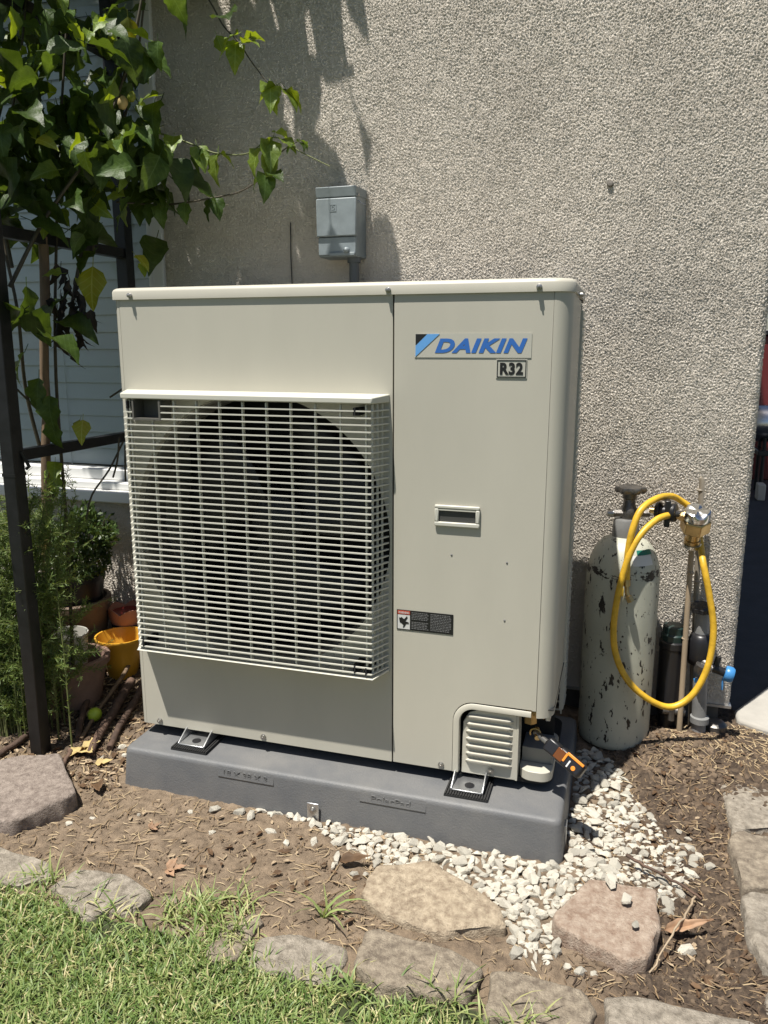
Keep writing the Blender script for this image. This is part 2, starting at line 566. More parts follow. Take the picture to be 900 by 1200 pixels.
MB().add([(-1.75, WY+.047, .512), (-.2625, WY+.047, .512), (-.2625, WY+.047, 1.948), (-1.75, WY+.047, 1.948)], [(0, 1, 2, 3)]).build('pane', gm, winf)
slat0 = None
for k in range(29):
    z = .515+k*.050
    if slat0 is None:
        slat0 = MB().box(-1.74, -.268, WY+.085, WY+.088, z-.001, z+.0535, rot=Matrix.Rotation(R(-14), 3, 'X')).build('blind_slat', M['blind'], winf, bevel=.0008)
    else:
        c_ = slat0.copy(); col.objects.link(c_); c_.location = (0, 0, k*.05)
for xx in (-.36, -.62, -.95):
    MB().tube([(xx, WY+.076, .5), (xx+.002, WY+.076, 1.2), (xx, WY+.076, 1.95)], .0013, 5).build('ladder_cord', M['blind'], winf)
MB().box(-1.75, -.2, WY+.13, WY+.14, .42, 2.0).build('dark_room', M['dark_inside'], winf)
# little hole left in the stucco
MB().lathe([(0, 0), (.006, .001), (.0075, .006), (.006, .009)], (.968, WY-.008, 1.236), 10, (0, 1, -.2)).build('anchor_plug', M['footing'], house, smooth=60)

# ------------------------------------------------------------------ heat pump
UD = .32                                   # depth of the unit
hp = thing('heat_pump', 'large ivory outdoor heat pump unit with fan grille on grey pad', 'heat pump', (.47, .16, -.012))
ZB, ZT = .015, .968
SX = .608
# left front panel with round fan opening
FC = (.313, .490); FR = .289
def holed_panel(x0, x1, z0, z1, c, r, y0, y1, n=96):
    mb = MB(); outer = []; inner = []
    for k in range(n):
        t = 2*math.pi*k/n
        dx, dz = math.cos(t), math.sin(t)
        s = min(((x1-c[0]) if dx > 0 else (x0-c[0]))/dx if abs(dx) > 1e-6 else 9, ((z1-c[1]) if dz > 0 else (z0-c[1]))/dz if abs(dz) > 1e-6 else 9)
        outer.append((c[0]+dx*s, c[1]+dz*s)); inner.append((c[0]+dx*r, c[1]+dz*r))
    for cx_, cz_ in ((x0, z0), (x1, z0), (x0, z1), (x1, z1)):      # snap nearest ray to the corners
        j = min(range(n), key=lambda i: (outer[i][0]-cx_)**2+(outer[i][1]-cz_)**2)
        outer[j] = (cx_, cz_)
    vs = [(x, y0, z) for x, z in outer]+[(x, y0, z) for x, z in inner]+[(x, y1, z) for x, z in inner]+[(x, y1, z) for x, z in outer]
    fs = []
    for k in range(n):
        q = (k+1) % n
        fs += [(k, q, n+q, n+k), (n+k, n+q, 2*n+q, 2*n+k), (3*n+k, 3*n+q, q, k)]
    return mb.add(vs, fs)
fp = holed_panel(.0125, SX-.0015, ZB, ZT, FC, FR, 0, .022).build('front_panel', M['ivory'], hp, smooth=30)
# folded left corner strip and left side
mb = MB()
mb.prismz([(0, .012), (.002, .004), (.006, .0005), (.0115, .0005), (.0115, .02), (.004, .02), (.004, UD), (0, UD)], ZB, ZT)
mb.build('left_side_panel', M['ivory'], hp, smooth=40)
# bell mouth and inner duct
prof = [(FR+.010, .001), (FR+.001, .0015), (FR-.004, .006), (FR-.007, .02), (FR-.007, .075)]
mb = MB()
n = 72; vs = []; fs = []
for r_, h_ in prof:
    for k in range(n):
        t = 2*math.pi*k/n
        vs.append((FC[0]+r_*math.cos(t), .0225+h_, FC[1]+r_*math.sin(t)))
for i in range(len(prof)-1):
    for k in range(n):
        fs.append((i*n+k, i*n+(k+1) % n, (i+1)*n+(k+1) % n, (i+1)*n+k))
mb.add(vs, fs)
mb.build('fan_shroud', M['recess_shade'], hp, smooth=60)
# fan
fan = MB().lathe([(0, -.02), (.045, -.018), (.062, -.008), (.066, .03), (.06, .05)], (FC[0], .105, FC[1]), 32, (0, 1, 0)).build('fan', M['fan'], hp, smooth=40)
for k in range(3):
    vs = []; fs = []
    a0 = k*2*math.pi/3+.5
    for i in range(9):
        rr = .05+i*(.188/8)
        for j in range(7):
            u = j/6-.5
            a = a0+u*(1.25+.35*i/8)+.35*(i/8)**2
            y = .112+u*.055+.012*(i/8)
            vs.append((FC[0]+rr*math.cos(a), y, FC[1]+rr*math.sin(a)))
    for i in range(8):
        for j in range(6):
            fs.append((i*7+j, i*7+j+1, (i+1)*7+j+1, (i+1)*7+j))
    b_ = MB().add(vs, fs).build('blade', M['fan'], fan, smooth=60)
    sd = b_.modifiers.new('t', 'SOLIDIFY'); sd.thickness = .004
# rear coil, back and inner divider
MB().box(.006, .90, UD-.06, UD-.03, ZB, ZT-.004).build('coil', M['coil'], hp)
mb = MB()
for k in range(46):
    z = .03+k*.0202
    mb.box(.004, .93, UD-.004, UD-.001, z, z+.003)
for k in range(24):
    x = .006+k*.0401
    mb.box(x, x+.003, UD-.0005, UD+.002, .02, .96)
mb.build('rear_guard', M['ivory_plastic'], hp)
MB().box(SX+.004, SX+.008, .03, UD-.07, ZB, ZT-.003).build('divider', M['dark_inside'], hp)
MB().box(.006, .934, .03, UD-.01, ZT-.006, ZT-.003).build('inner_top', M['dark_inside'], hp)

# service panel: flat front with the arched cut-out, rounded corner and right side in one bent sheet
CX, RC = .9035, .036
cut_x, cut_z, cut_r = .7525, .158, .032
poly = [(SX+.0015, ZB), (cut_x-.016, ZB), (cut_x-.016, cut_z-cut_r)]
for k in range(1, 9):
    t = math.pi-(math.pi/2)*k/8
    poly.append((cut_x-.016+cut_r+.010+(cut_r+.010)*math.cos(t), cut_z-cut_r+.002+(cut_r+.012)*math.sin(t)))
poly += [(.893, cut_z+.014), (.893, cut_z+.0125), (CX-.0015, cut_z+.0125), (CX-.0015, ZT), (SX+.0015, ZT)]
MB().prism(poly, 0, .006).build('service_panel', M['ivory'], hp, bevel=.0015, smooth=30)
# raised lip round the cut-out
lip = []
for off in (0, .0135):
    ln = [(cut_x-.0155+off, ZB+.001)]
    for k in range(0, 11):
        t = math.pi-(math.pi/2)*k/10
        rr = cut_r+.010-off
        ln.append((cut_x-.0155+cut_r+.010+rr*math.cos(t), cut_z-cut_r+.0015+(rr+.001)*math.sin(t)))
    ln.append((.8925, cut_z+.0115-off))
    lip.append(ln)
vs = []; fs = []
n = len(lip[0])
for k in range(n):
    (a, b), (c, d_) = lip[0][k], lip[1][k]
    vs += [(a, -.0003, b), (a*.86+c*.14, -.0022, b*.86+d_*.14), (a*.12+c*.88, -.0016, b*.12+d_*.88), (c, .007, d_)]
for k in range(n-1):
    for j in range(3):
        fs.append((k*4+j, k*4+j+1, (k+1)*4+j+1, (k+1)*4+j))
MB().add(vs, fs).build('cutout_lip', M['ivory'], hp, smooth=50)
# rounded corner post with rounded lower end
SR = .9345
arc = [(CX, .0)]+[(SR-RC+.004+(RC-.004)*math.sin(t), RC-RC*math.cos(t)) for t in [math.pi/2*k/14 for k in range(15)]]+[(SR, .10), (SR-.001, UD-.065)]
inn = [(CX, .003)]+[(SR-RC+.004+(RC-.007)*math.sin(t), RC-(RC-.003)*math.cos(t)) for t in [math.pi/2*k/14 for k in range(15)]]+[(SR-.003, .10), (SR-.004, UD-.065)]
MB().prismz(arc+inn[::-1], .157, ZT).build('corner_panel', M['ivory'], hp, smooth=40)
sg = MB().box(SR-.006, SR+.0035, UD-.06, UD-.001, .06, .945).build('side_coil_guard', M['ivory_plastic'], hp)
mb = MB()
for k in range(58): mb.box(SR+.0036, SR+.0056, UD-.058, UD-.002, .07+k*.015, .073+k*.015)
mb.build('guard_ribs', M['ivory_plastic'], sg)
# louvred cover in the cut-out
lc = MB().prism([(.7535, ZB-.004), (.867, ZB-.004), (.864, cut_z-.002), (.790, cut_z-.002), (.768, cut_z-.012), (.756, cut_z-.034)], .009, .014).build('louvred_cover', M['ivory'], hp, bevel=.0015)
MB().box(.8645, .8685, .0085, .055, ZB-.004, cut_z-.002).build('cover_flange', M['ivory'], hp)
for k in range(7):
    zc = .138-k*.0162
    vs = []; fs = []
    N = 14
    for i in range(N+1):
        u = i/N
        x = .7625+u*.095
        e = min(1, min(u, 1-u)*12)**.6
        for j in range(7):
            w = j/6
            z = zc-.0048+w*.0105*(.55+.45*e)
            y = .0088-.0085*e*(math.sin(min(1, w*1.5)*math.pi*.55))*(1 if w < .96 else 0)
            vs.append((x, y, z))
    for i in range(N):
        for j in range(6):
            fs.append((i*7+j, (i+1)*7+j, (i+1)*7+j+1, i*7+j+1))
    MB().add(vs, fs).build('louvre', M['ivory'], lc, smooth=40)
# compartment behind: walls blackened for its shade, pipes and valves
mb = MB()
mb.box(.735, .738, .03, .30, ZB, .17).box(.735, .93, .12, .123, .012, .17).box(.74, .935, .0095, .3, .172, .174)
mb.build('service_recess', M['dark_inside'], hp)
vv = MB()
vv.cyl((.885, .06, .145), (.915, .05, .145), .011, n=12).cyl((.885, .06, .118), (.885, .06, .15), .014, n=6)
vv.cyl((.90, .045, .112), (.905, .02, .105), .006, n=10)
vv.build('service_valve', M['brass'], hp, smooth=40)
MB().tube([(.872, .115, .15), (.878, .075, .148), (.89, .06, .16), (.896, .055, .168)], .006, 8).tube([(.884, .1, .11), (.886, .066, .118)], .006, 8).build('copper_pipe', M['copper'], hp, smooth=50)
MB().box(.917, .927, .038, .062, .135, .16).build('valve_cap', M['galv'], hp, bevel=.002)
# base pan with rounded corners and a raised rim
def rrect(x0, x1, y0, y1, r, n=8):
    pts = []
    for cx_, cy_, a in ((x1-r, y0+r, -90), (x1-r, y1-r, 0), (x0+r, y1-r, 90), (x0+r, y0+r, 180)):
        for k in range(n+1):
            t = R(a+90*k/n)
            pts.append((cx_+r*math.cos(t), cy_+r*math.sin(t)))
    return pts
pan = MB().prismz(rrect(.004, .936, .0245, UD-.004, .03), .002, .012)
o_p = rrect(.870, .937, .012, UD-.004, .026); 
pan2 = MB().prismz(rrect(.870, .9365, .0135, .20, .026), .0125, .033).build('base_tray', M['ivory'], hp, bevel=.0012, smooth=40)
MB().box(.872, .934, .052, .118, .034, .066).build('tray_step', mat('inner_panel_shade', (.20, .20, .19), .5), hp, bevel=.001)  # grey carries the shade of the cavity
pan.build('base_pan', M['dark_inside'], hp)

# lid
def lid():
    base = []
    for cx2, cy2, rr2, a0 in ((.9375-.038, -.0045+.038, .038, -90), (.9375-.02, UD+.006-.02, .02, 0), (-.004+.008, UD+.006-.008, .008, 90), (-.004+.008, -.0045+.008, .008, 180)):
        base += [(cx2+rr2*math.cos(R(a0+90*k/10)), cy2+rr2*math.sin(R(a0+90*k/10))) for k in range(11)]
    prof = [(0, .9665), (0, .982), (.002, .9865), (.006, .9893), (.012, .9905)]
    cx_, cy_ = .47, UD/2
    vs = []; fs = []; n = len(base)
    for inset, z in prof:
        for (x, y) in base:
            vs.append((x-math.copysign(min(inset, abs(x-cx_)), x-cx_), y-math.copysign(min(inset, abs(y-cy_)), y-cy_), z))
    for i in range(len(prof)-1):
        for k in range(n):
            fs.append((i*n+k, i*n+(k+1) % n, (i+1)*n+(k+1) % n, (i+1)*n+k))
    fs.append(tuple(range((len(prof)-1)*n, len(prof)*n)))
    vs += [(x-math.copysign(.004, x-cx_), y-math.copysign(.004, y-cy_), .9665) for x, y in base]
    q = len(prof)*n
    for k in range(n): fs.append((k, (k+1) % n, q+(k+1) % n, q+k))
    vs += [(x-math.copysign(.004, x-cx_), y-math.copysign(.004, y-cy_), .972) for x, y in base]
    for k in range(n): fs.append((q+k, q+(k+1) % n, q+n+(k+1) % n, q+n+k))
    fs.append(tuple(range(q+2*n-1, q+n-1, -1)))
    return MB().add(vs, fs).build('lid', M['ivory'], hp, smooth=35)
lid()
scr = None
def screw(x, y, z, r=.0055, ln=.007):
    global scr
    if scr is None:
        scr = MB().lathe([(.0, -1.0), (.35, -1.0), (.5, -.75), (1.0, -.7), (1.0, -.25), (1.25, -.2), (1.25, 0)], (0, 0, 0), 12, (0, 1, 0)).build('screw', M['screw'], None, smooth=40)
        o = scr
    else:
        o = scr.copy(); col.objects.link(o)
    o.parent = hp
    o.location = Vector((x, y, z))-wloc(hp)
    o.scale = (r/1.25, ln, r/1.25)
    return o
for x in (.043, .599, .876): screw(x, -.0045, .9745, .0052, .010)
for x in (.048, .310, .713): screw(x, -.0003, .0255, .0065, .007)
screw(.815, .0085, .024, .0065, .007)
s_ = screw(.9375, .1, .966, .0055, .01); s_.rotation_euler = (0, 0, R(90))

# grille over the fan
GX0, GX1, GZ0, GZ1, GD = .020, .6005, .222, .783, .052
TAP = .021
gr = MB()
# top cap (solid, sloping to the front) and bottom lip
def cap(mb, z0, z1, xin):
    q = [(GX0-.004, 0), (GX1+.001, 0), (GX1-xin+.003, -GD-.003), (GX0+xin-.003, -GD-.003)]
    vs = [(x, y, z0) for x, y in q]+[(x, y if y else 0, z1-(0 if y == 0 else .0045)) for x, y in q]
    mb.add(vs, [(0, 1, 2, 3), (7, 6, 5, 4), (0, 4, 5, 1), (1, 5, 6, 2), (2, 6, 7, 3), (3, 7, 4, 0)])
cap(gr, GZ1-.016, GZ1, TAP)
grille = gr.build('fan_grille', M['ivory_plastic'], hp, bevel=.002, smooth=35)
gr = MB()
cap(gr, GZ0-.004, GZ0+.001, TAP)
gr.build('bottom_lip', M['ivory_plastic'], grille, bevel=.001)
NS = 41
def u_strip(z, h, t, x0=GX0, x1=GX1, left=True, right=True, full=True):
    """flat bar following the grille: right flank, front, left flank"""
    path = [(x1, -.001), (x1-TAP, -GD), (x0+TAP, -GD), (x0, -.001)]
    inn = [(x1-t*1.2, -.001), (x1-TAP-t*.9, -GD+t), (x0+TAP+t*.9, -GD+t), (x0+t*1.2, -.001)]
    vs = []
    for zz in (z, z+h):
        vs += [(x, y, zz) for x, y in path]+[(x, y, zz) for x, y in inn]
    fs = []
    for k in range(3):
        fs += [(k, k+1, 8+k+1, 8+k), (4+k, 12+k, 12+k+1, 4+k+1), (8+k, 8+k+1, 12+k+1, 12+k), (k, 4+k, 4+k+1, k+1)]
    fs += [(0, 8, 12, 4), (3, 7, 15, 11)]
    return MB().add(vs, fs)
pitch = (GZ1-.016-GZ0-.006)/NS
HX0, HX1 = GX0+TAP+.026, GX0+TAP+.086                       # grab recess near the top left
slat_master = None
for k in range(NS):
    z = GZ0+.004+k*pitch
    if k >= NS-3 and k < NS:                                   # the bars that stop at the grab recess
        path = [(GX1, -.001), (GX1-TAP, -GD), (HX1, -GD), (HX1, -GD+.006), (GX1-TAP-.005, -GD+.006), (GX1-.006, -.001)]
        MB().prismz(path, z, z+.0025).build('slat', M['ivory_plastic'], grille)
        if k == NS-3:
            MB().prismz([(HX0-.004, -GD), (HX0-.004, -GD+.006), (GX0+.006, -.001), (GX0, -.001), (GX0+TAP, -GD)], z, z+.0025).build('slat', M['ivory_plastic'], grille)
        elif k == NS-2:
            MB().prismz([(HX0-.004, -GD), (HX0-.004, -GD+.006), (GX0+TAP, -GD+.006), (GX0+TAP, -GD)], z, z+.0025).build('slat', M['ivory_plastic'], grille)
        continue
    if slat_master is None:
        slat_master = u_strip(z, .0025, .005).build('slat', M['ivory_plastic'], grille)
    else:
        c_ = slat_master.copy(); col.objects.link(c_); c_.location = (0, 0, k*pitch)
nv = 11
for k in range(nv):
    x = GX0+TAP+.012+k*(GX1-GX0-2*TAP-.024)/(nv-1)
    top = GZ1-.018 if not (HX0-.01 < x < HX1) else GZ1-.018-3*pitch
    b_ = MB()
    b_.box(x-.0014, x+.0014, -GD+.0063, -GD+.014, GZ0, top)
    b_.build('upright', M['ivory_plastic'], grille)
for side in (0, 1):
    for f in (.22, .48, .74):
        if side: xx = GX1-TAP*f-.0066
        else: xx = GX0+TAP*f+.0066
        MB().box(xx-.0014, xx+.0014, -GD*f-.003, -GD*f+.003, GZ0, GZ1-.018).build('upright', M['ivory_plastic'], grille)
# grab recess box
hb = MB()
zt, zb = GZ1-.0175, GZ1-.0175-3*pitch-.002
hb.box(HX0-.004, HX0, -GD-.001, -.012, zb, zt).box(HX1-.002, HX1+.002, -GD-.001, -.012, zb, zt)
hb.box(HX0, HX1-.002, -GD-.001, -.012, zb, zb+.004).box(HX0, HX1-.002, -.016, -.012, zb+.004, zt)
hb.build('grab_recess', M['recess_shade'], grille)  # dark material in place of the shade inside the recess
# corner clips
for cx_, cz_ in ((GX0+TAP+.010, GZ1-.030), (GX1-TAP-.032, GZ1-.032), (GX0+TAP+.012, GZ0+.012), (GX1-TAP-.036, GZ0+.012), (GX1-TAP-.012, GZ0+.010)):
    MB().box(cx_-.006, cx_+.006, -GD+.007, -.002, cz_-.007, cz_+.007).box(cx_-.0015, cx_+.0015, -GD-.001, -GD+.0068, cz_-.006, cz_+.009).build('clip', M['dark_inside'], grille)

# handle on the service panel
hd = MB()
X0, X1, Z0, Z1 = .693, .781, .532, .574
for a in ((X0, X1, Z0, Z0+.009), (X0, X1, Z1-.007, Z1), (X0, X0+.008, Z0+.009, Z1-.007), (X1-.008, X1, Z0+.009, Z1-.007)):
    hd.box(a[0], a[1], -.006, -.0008, a[2], a[3])
hdl = hd.build('pull_handle', M['ivory_plastic'], hp, bevel=.002)
MB().box(X0+.008, X1-.008, -.0012, -.0006, Z0+.009, Z1-.007).build('handle_recess', mat('handle_shade', (.06, .06, .055), .6), hdl)  # dark sheet stands in for the shadow inside the handle
MB().box(X0+.008, X1-.008, -.005, -.0014, Z1-.0105, Z1-.0072).build('handle_lip', M['ivory_plastic'], hdl)
# press marks
for (x, z) in ((.727, .475), (.835, .468), (.834, .352)):
    MB().lathe([(0, -.0012), (.0016, -.0008), (.0022, 0)], (x, -.0002, z), 8, (0, 1, 0)).build('press_mark', M['pgrey'], hp)
# brand badge
bd = MB().box(.6495, .866, -.0012, -.0004, .852, .8955).build('brand_badge', M['sticker'], hp)
bx0, bz0, bz1 = .6515, .8535, .8945
def flat(poly, name, material, parent, y0, y1):
    return MB().prism(poly, y0, y1).build(name, material, parent)
flat([(bx0, bz1-.0205), (bx0+.0215, bz1), (bx0, bz1)], 'emblem_triangle', M['pblack'], bd, -.0020, -.0013)
flat([(bx0, bz0), (bx0+.0455, bz1), (bx0+.0225, bz1), (bx0, bz1-.0215)], 'emblem_stripe', M['lblue'], bd, -.0020, -.0013)
text_mesh('lettering', 'DAIKIN', (.6885, .8585, .8605, .8865), -.0018, M['blue'], bd, bold=.045, shear=.30, spacing=1.12)
rb = MB().box(.8035, .8595, -.0012, -.0004, .8155, .8495).build('refrigerant_label', M['sticker'], hp)
fr_ = MB()
fx0, fx1, fz0, fz1 = .805, .858, .817, .848
for a in ((fx0, fx1, fz0, fz0+.0016), (fx0, fx1, fz1-.0016, fz1), (fx0, fx0+.0016, fz0+.0016, fz1-.0016), (fx1-.0016, fx1, fz0+.0016, fz1-.0016)):
    fr_.box(a[0], a[1], -.0019, -.0013, a[2], a[3])
fr_.build('label_border', M['pblack'], rb)
text_mesh('lettering', 'R32', (.8105, .8525, .8215, .8435), -.0018, M['pblack'], rb, bold=.045, spacing=1.1)
# warning label
wl = MB().box(.617, .733, -.0012, -.0004, .3115, .3535).build('warning_label', M['pblack'], hp)
MB().box(.6190, .6445, -.0018, -.0013, .3445, .3520).build('label_header', M['pred'], wl)
MB().box(.6190, .6445, -.0018, -.0013, .3135, .3430).build('label_pictogram_field', M['pwhite'], wl)
hand = [(.6215, .339), (.6235, .336), (.627, .3385), (.6325, .3345), (.6385, .3415), (.640, .338), (.6350, .3300), (.6420, .3285), (.6425, .3255), (.6370, .3250), (.6330, .3180), (.6300, .3165), (.6312, .3220), (.6275, .3255), (.6235, .3275)]
flat(hand[::-1], 'pictogram', M['pblack'], wl, -.0024, -.0019)
text_mesh('header_lettering', 'WARNING', (.6205, .6430, .3460, .3505), -.0022, M['pwhite'], wl, bold=.02)
tl = MB()
for cx0, cx1 in ((.648, .683), (.687, .729)):
    for k in range(11):
        z = .3500-k*.0033
        if cx0 < .65 and k in (5,): continue
        x = cx0
        while x < cx1-.003:
            w = rnd.uniform(.0015, .006)
            tl.box(x, min(x+w, cx1), -.0017, -.0013, z-.0014, z)
            x += w+.0012
tl.build('fine_print', M['pgrey'], wl)
# mounting feet: galvanised clips on the unit's base
for cx_ in (.150, .775):
    ft = MB()
    ft.box(cx_-.030, cx_+.030, -.040, .10, -.0040, -.0005)
    for sx in (-.0332, .0302):
        pts = [(-.040, -.0042), (.10, -.0042), (.10, .020), (-.004, .020), (-.034, .004), (-.040, .001)]
        n_ = len(pts)
        ft.add([(cx_+sx, y, z) for y, z in pts]+[(cx_+sx+.003, y, z) for y, z in pts], [tuple(range(n_)), tuple(range(2*n_-1, n_-1, -1))]+[(k, n_+k, n_+(k+1) % n_, (k+1) % n_) for k in range(n_)])
    f_ = ft.build('mounting_foot', M['galv'], hp, bevel=.0008)
    MB().lathe([(0, .0008), (.010, .0008), (.010, -.0002)], (cx_+.002, -.018, 0), 14).build('slot_bolt', M['black'], f_)
    mb = MB().box(cx_-.044, cx_+.044, -.052, .10, -.0115, -.0078)
    for k in range(17):
        x = cx_-.043+k*.0053
        mb.box(x, x+.003, -.052, .10, -.0077, -.0043)
    mb.build('rubber_mat', M['rubber'], hp)

# ------------------------------------------------------------------ pad
pad = thing('equipment_pad', 'grey moulded plastic equipment pad under the heat pump', 'equipment pad', (.48, .15, -.1))
PX0, PX1, PY0, PY1, PZ0, PZ1 = -.006, .969, -.077, .385, -.118, -.0118
mb = MB()
def pad_body():
    prof = [(-.004, PZ0), (-.001, PZ0+.03), (.0035, PZ1-.012), (.0050, PZ1-.005), (.0085, PZ1-.0013), (.014, PZ1)]
    vs = []; fs = []; n = None
    for inset, z in prof:
        rr = rrect(PX0+inset, PX1-inset, PY0+inset, PY1-inset, max(.006, .016-inset*.1), 6)
        n = len(rr)
        vs += [(x, y, z) for x, y in rr]
    for i in range(len(prof)-1):
        for k in range(n):
            fs.append((i*n+k, i*n+(k+1) % n, (i+1)*n+(k+1) % n, (i+1)*n+k))
    fs.append(tuple(range((len(prof)-1)*n, len(prof)*n)))
    return MB().add(vs, fs)
pad_body().build('pad_body', M['pad'], pad, smooth=50)
for (x0, x1, txt, tx0, tx1) in ((.232, .372, '18 X 38 X 3', .250, .352), (.556, .705, 'PolarPad', .585, .668)):
    z0, z1 = -.046, -.0185
    vs = [(x0+.002, PY0+.0060, z0-.006), (x1-.002, PY0+.0060, z0-.006), (x1, PY0+.012, z1), (x0, PY0+.012, z1),
          (x0+.005, PY0+.0006, z0+.006), (x1-.005, PY0+.0006, z0+.006), (x1-.005, PY0+.0046, z1), (x0+.005, PY0+.0046, z1)]
    pl = MB().add(vs, [(4, 5, 6, 7), (0, 1, 5, 4), (1, 2, 6, 5), (2, 3, 7, 6), (3, 0, 4, 7), (3, 2, 1, 0)]).build('raised_plate', M['pad'], pad)
    tx = text_mesh('embossed_lettering', txt, (tx0, tx1, z0+.010, z1-.005), PY0+.0024, M['pad'], pl, bold=.0, depth=.0020)
ab = MB()
ab.box(.447, .473, PY0-.0075, PY0-.0045, -.112, -.060)
abk = ab.build('anchor_bracket', M['galv'], pad, bevel=.0012)
MB().lathe([(0, -.007), (.004, -.007), (.0042, -.0035), (.0065, -.0033), (.0068, -.0005), (.0085, 0)], (.460, PY0-.0076, -.075), 12, (0, 1, 0)).build('bolt', M['screw'], abk, smooth=40)
MB().box(PX1-.0015, PX1+.0035, PY0+.06, PY0+.085, -.115, -.055).build('anchor_bracket', M['galv'], pad, bevel=.001)

# ------------------------------------------------------------------ electrical disconnect box on the wall
db = thing('disconnect_box', 'small grey metal electrical box mounted on the stucco wall', 'electrical box', (.332, .48, 1.08))
BX0, BX1, BY0, BY1, BZ0, BZ1 = .281, .385, .432, .5195, 1.088, 1.252
MB().box(BX0+.003, BX1-.002, BY0+.012, BY1-.003, BZ0, BZ1-.003).build('box_body', M['boxgrey'], db, bevel=.003)
vs = [(BX0, BY0+.004, BZ1-.026), (BX1, BY0+.004, BZ1-.026), (BX1, BY1-.002, BZ1-.020), (BX0, BY1-.002, BZ1-.020),
      (BX0, BY0, BZ1-.003), (BX1, BY0, BZ1-.003), (BX1, BY1-.002, BZ1), (BX0, BY1-.002, BZ1)]
MB().add(vs, [(0, 3, 2, 1), (4, 5, 6, 7), (0, 1, 5, 4), (1, 2, 6, 5), (2, 3, 7, 6), (3, 0, 4, 7)]).build('rain_hood', M['boxgrey'], db, bevel=.002)
cv = MB().box(BX0+.001, BX1, BY0+.0005, BY0+.0118, BZ0+.047, BZ1-.029).build('hinged_cover', M['boxgrey'], db, bevel=.0025)
em = MB()
ex, ez, es = .3265, 1.2005, .0085
for a in ((ex-es, ex+es, ez+es-.002, ez+es), (ex-es, ex+es, ez-es, ez-es+.002), (ex-es, ex-es+.002, ez-es+.002, ez+es-.002), (ex+es-.002, ex+es, ez-es+.002, ez+es-.002)):
    em.box(a[0], a[1], BY0-.0004, BY0+.0006, a[2], a[3])
em.build('emblem_frame', M['boxgrey'], cv)
text_mesh('emblem_letter', 'D', (ex-.0042, ex+.0045, ez-.0050, ez+.0050), BY0+.0002, M['boxgrey'], cv, bold=.02, depth=.0012)
MB().box(BX0+.004, BX1-.003, BY0+.006, BY0+.0118, BZ0+.004, BZ0+.0455).build('lower_face', M['boxgrey'], db, bevel=.0015)
MB().box(BX0+.034, BX1-.004, BY0-.001, BY0+.0058, BZ0+.001, BZ0+.009).build('bottom_flange', M['boxgrey'], db, bevel=.0015)
MB().lathe([(0, -.007), (.005, -.006), (.0075, -.001), (.0078, .004), (.004, .008)], (.3605, BY0-.002, BZ0+.0135), 16, (0, 1, 0)).build('latch_knob', M['boxgrey'], db, smooth=60)
MB().tube([(BX1-.001, BY0+.02, BZ1-.034), (BX1+.006, BY0+.022, BZ1-.040), (BX1+.014, BY0+.03, BZ1-.043)], .0013, 6).build('seal_wire', M['galv'], db)
for xx, zz in ((BX1+.001, BZ1-.022), (BX0-.001, BZ1-.034)):
    MB().lathe([(0, -.003), (.004, -.002), (.004, .002)], (xx, BY0+.016, zz), 10, (1, 0, 0)).build('hinge_pin', M['screw'], db)
MB().cyl((.366, .472, BZ0-.012), (.366, .472, BZ0+.001), .017, n=18).build('conduit_hub', M['conduit'], db, smooth=40)
MB().tube([(.366, .472, BZ0-.011), (.366, .472, .95), (.366, .468, .8), (.36, .44, .72), (.35, .39, .68)], .0125, 14).build('conduit', M['conduit'], db, smooth=50)
# thin control wire running down the wall beside it
cw = MB().tube([(.178, .515, 1.185), (.1775, .514, 1.10), (.180, .514, 1.0), (.179, .514, .8)], .0014, 6).build('wall_wire', M['black'])
tag(cw, 'thin dark wire running down the wall left of the grey box', 'wire')

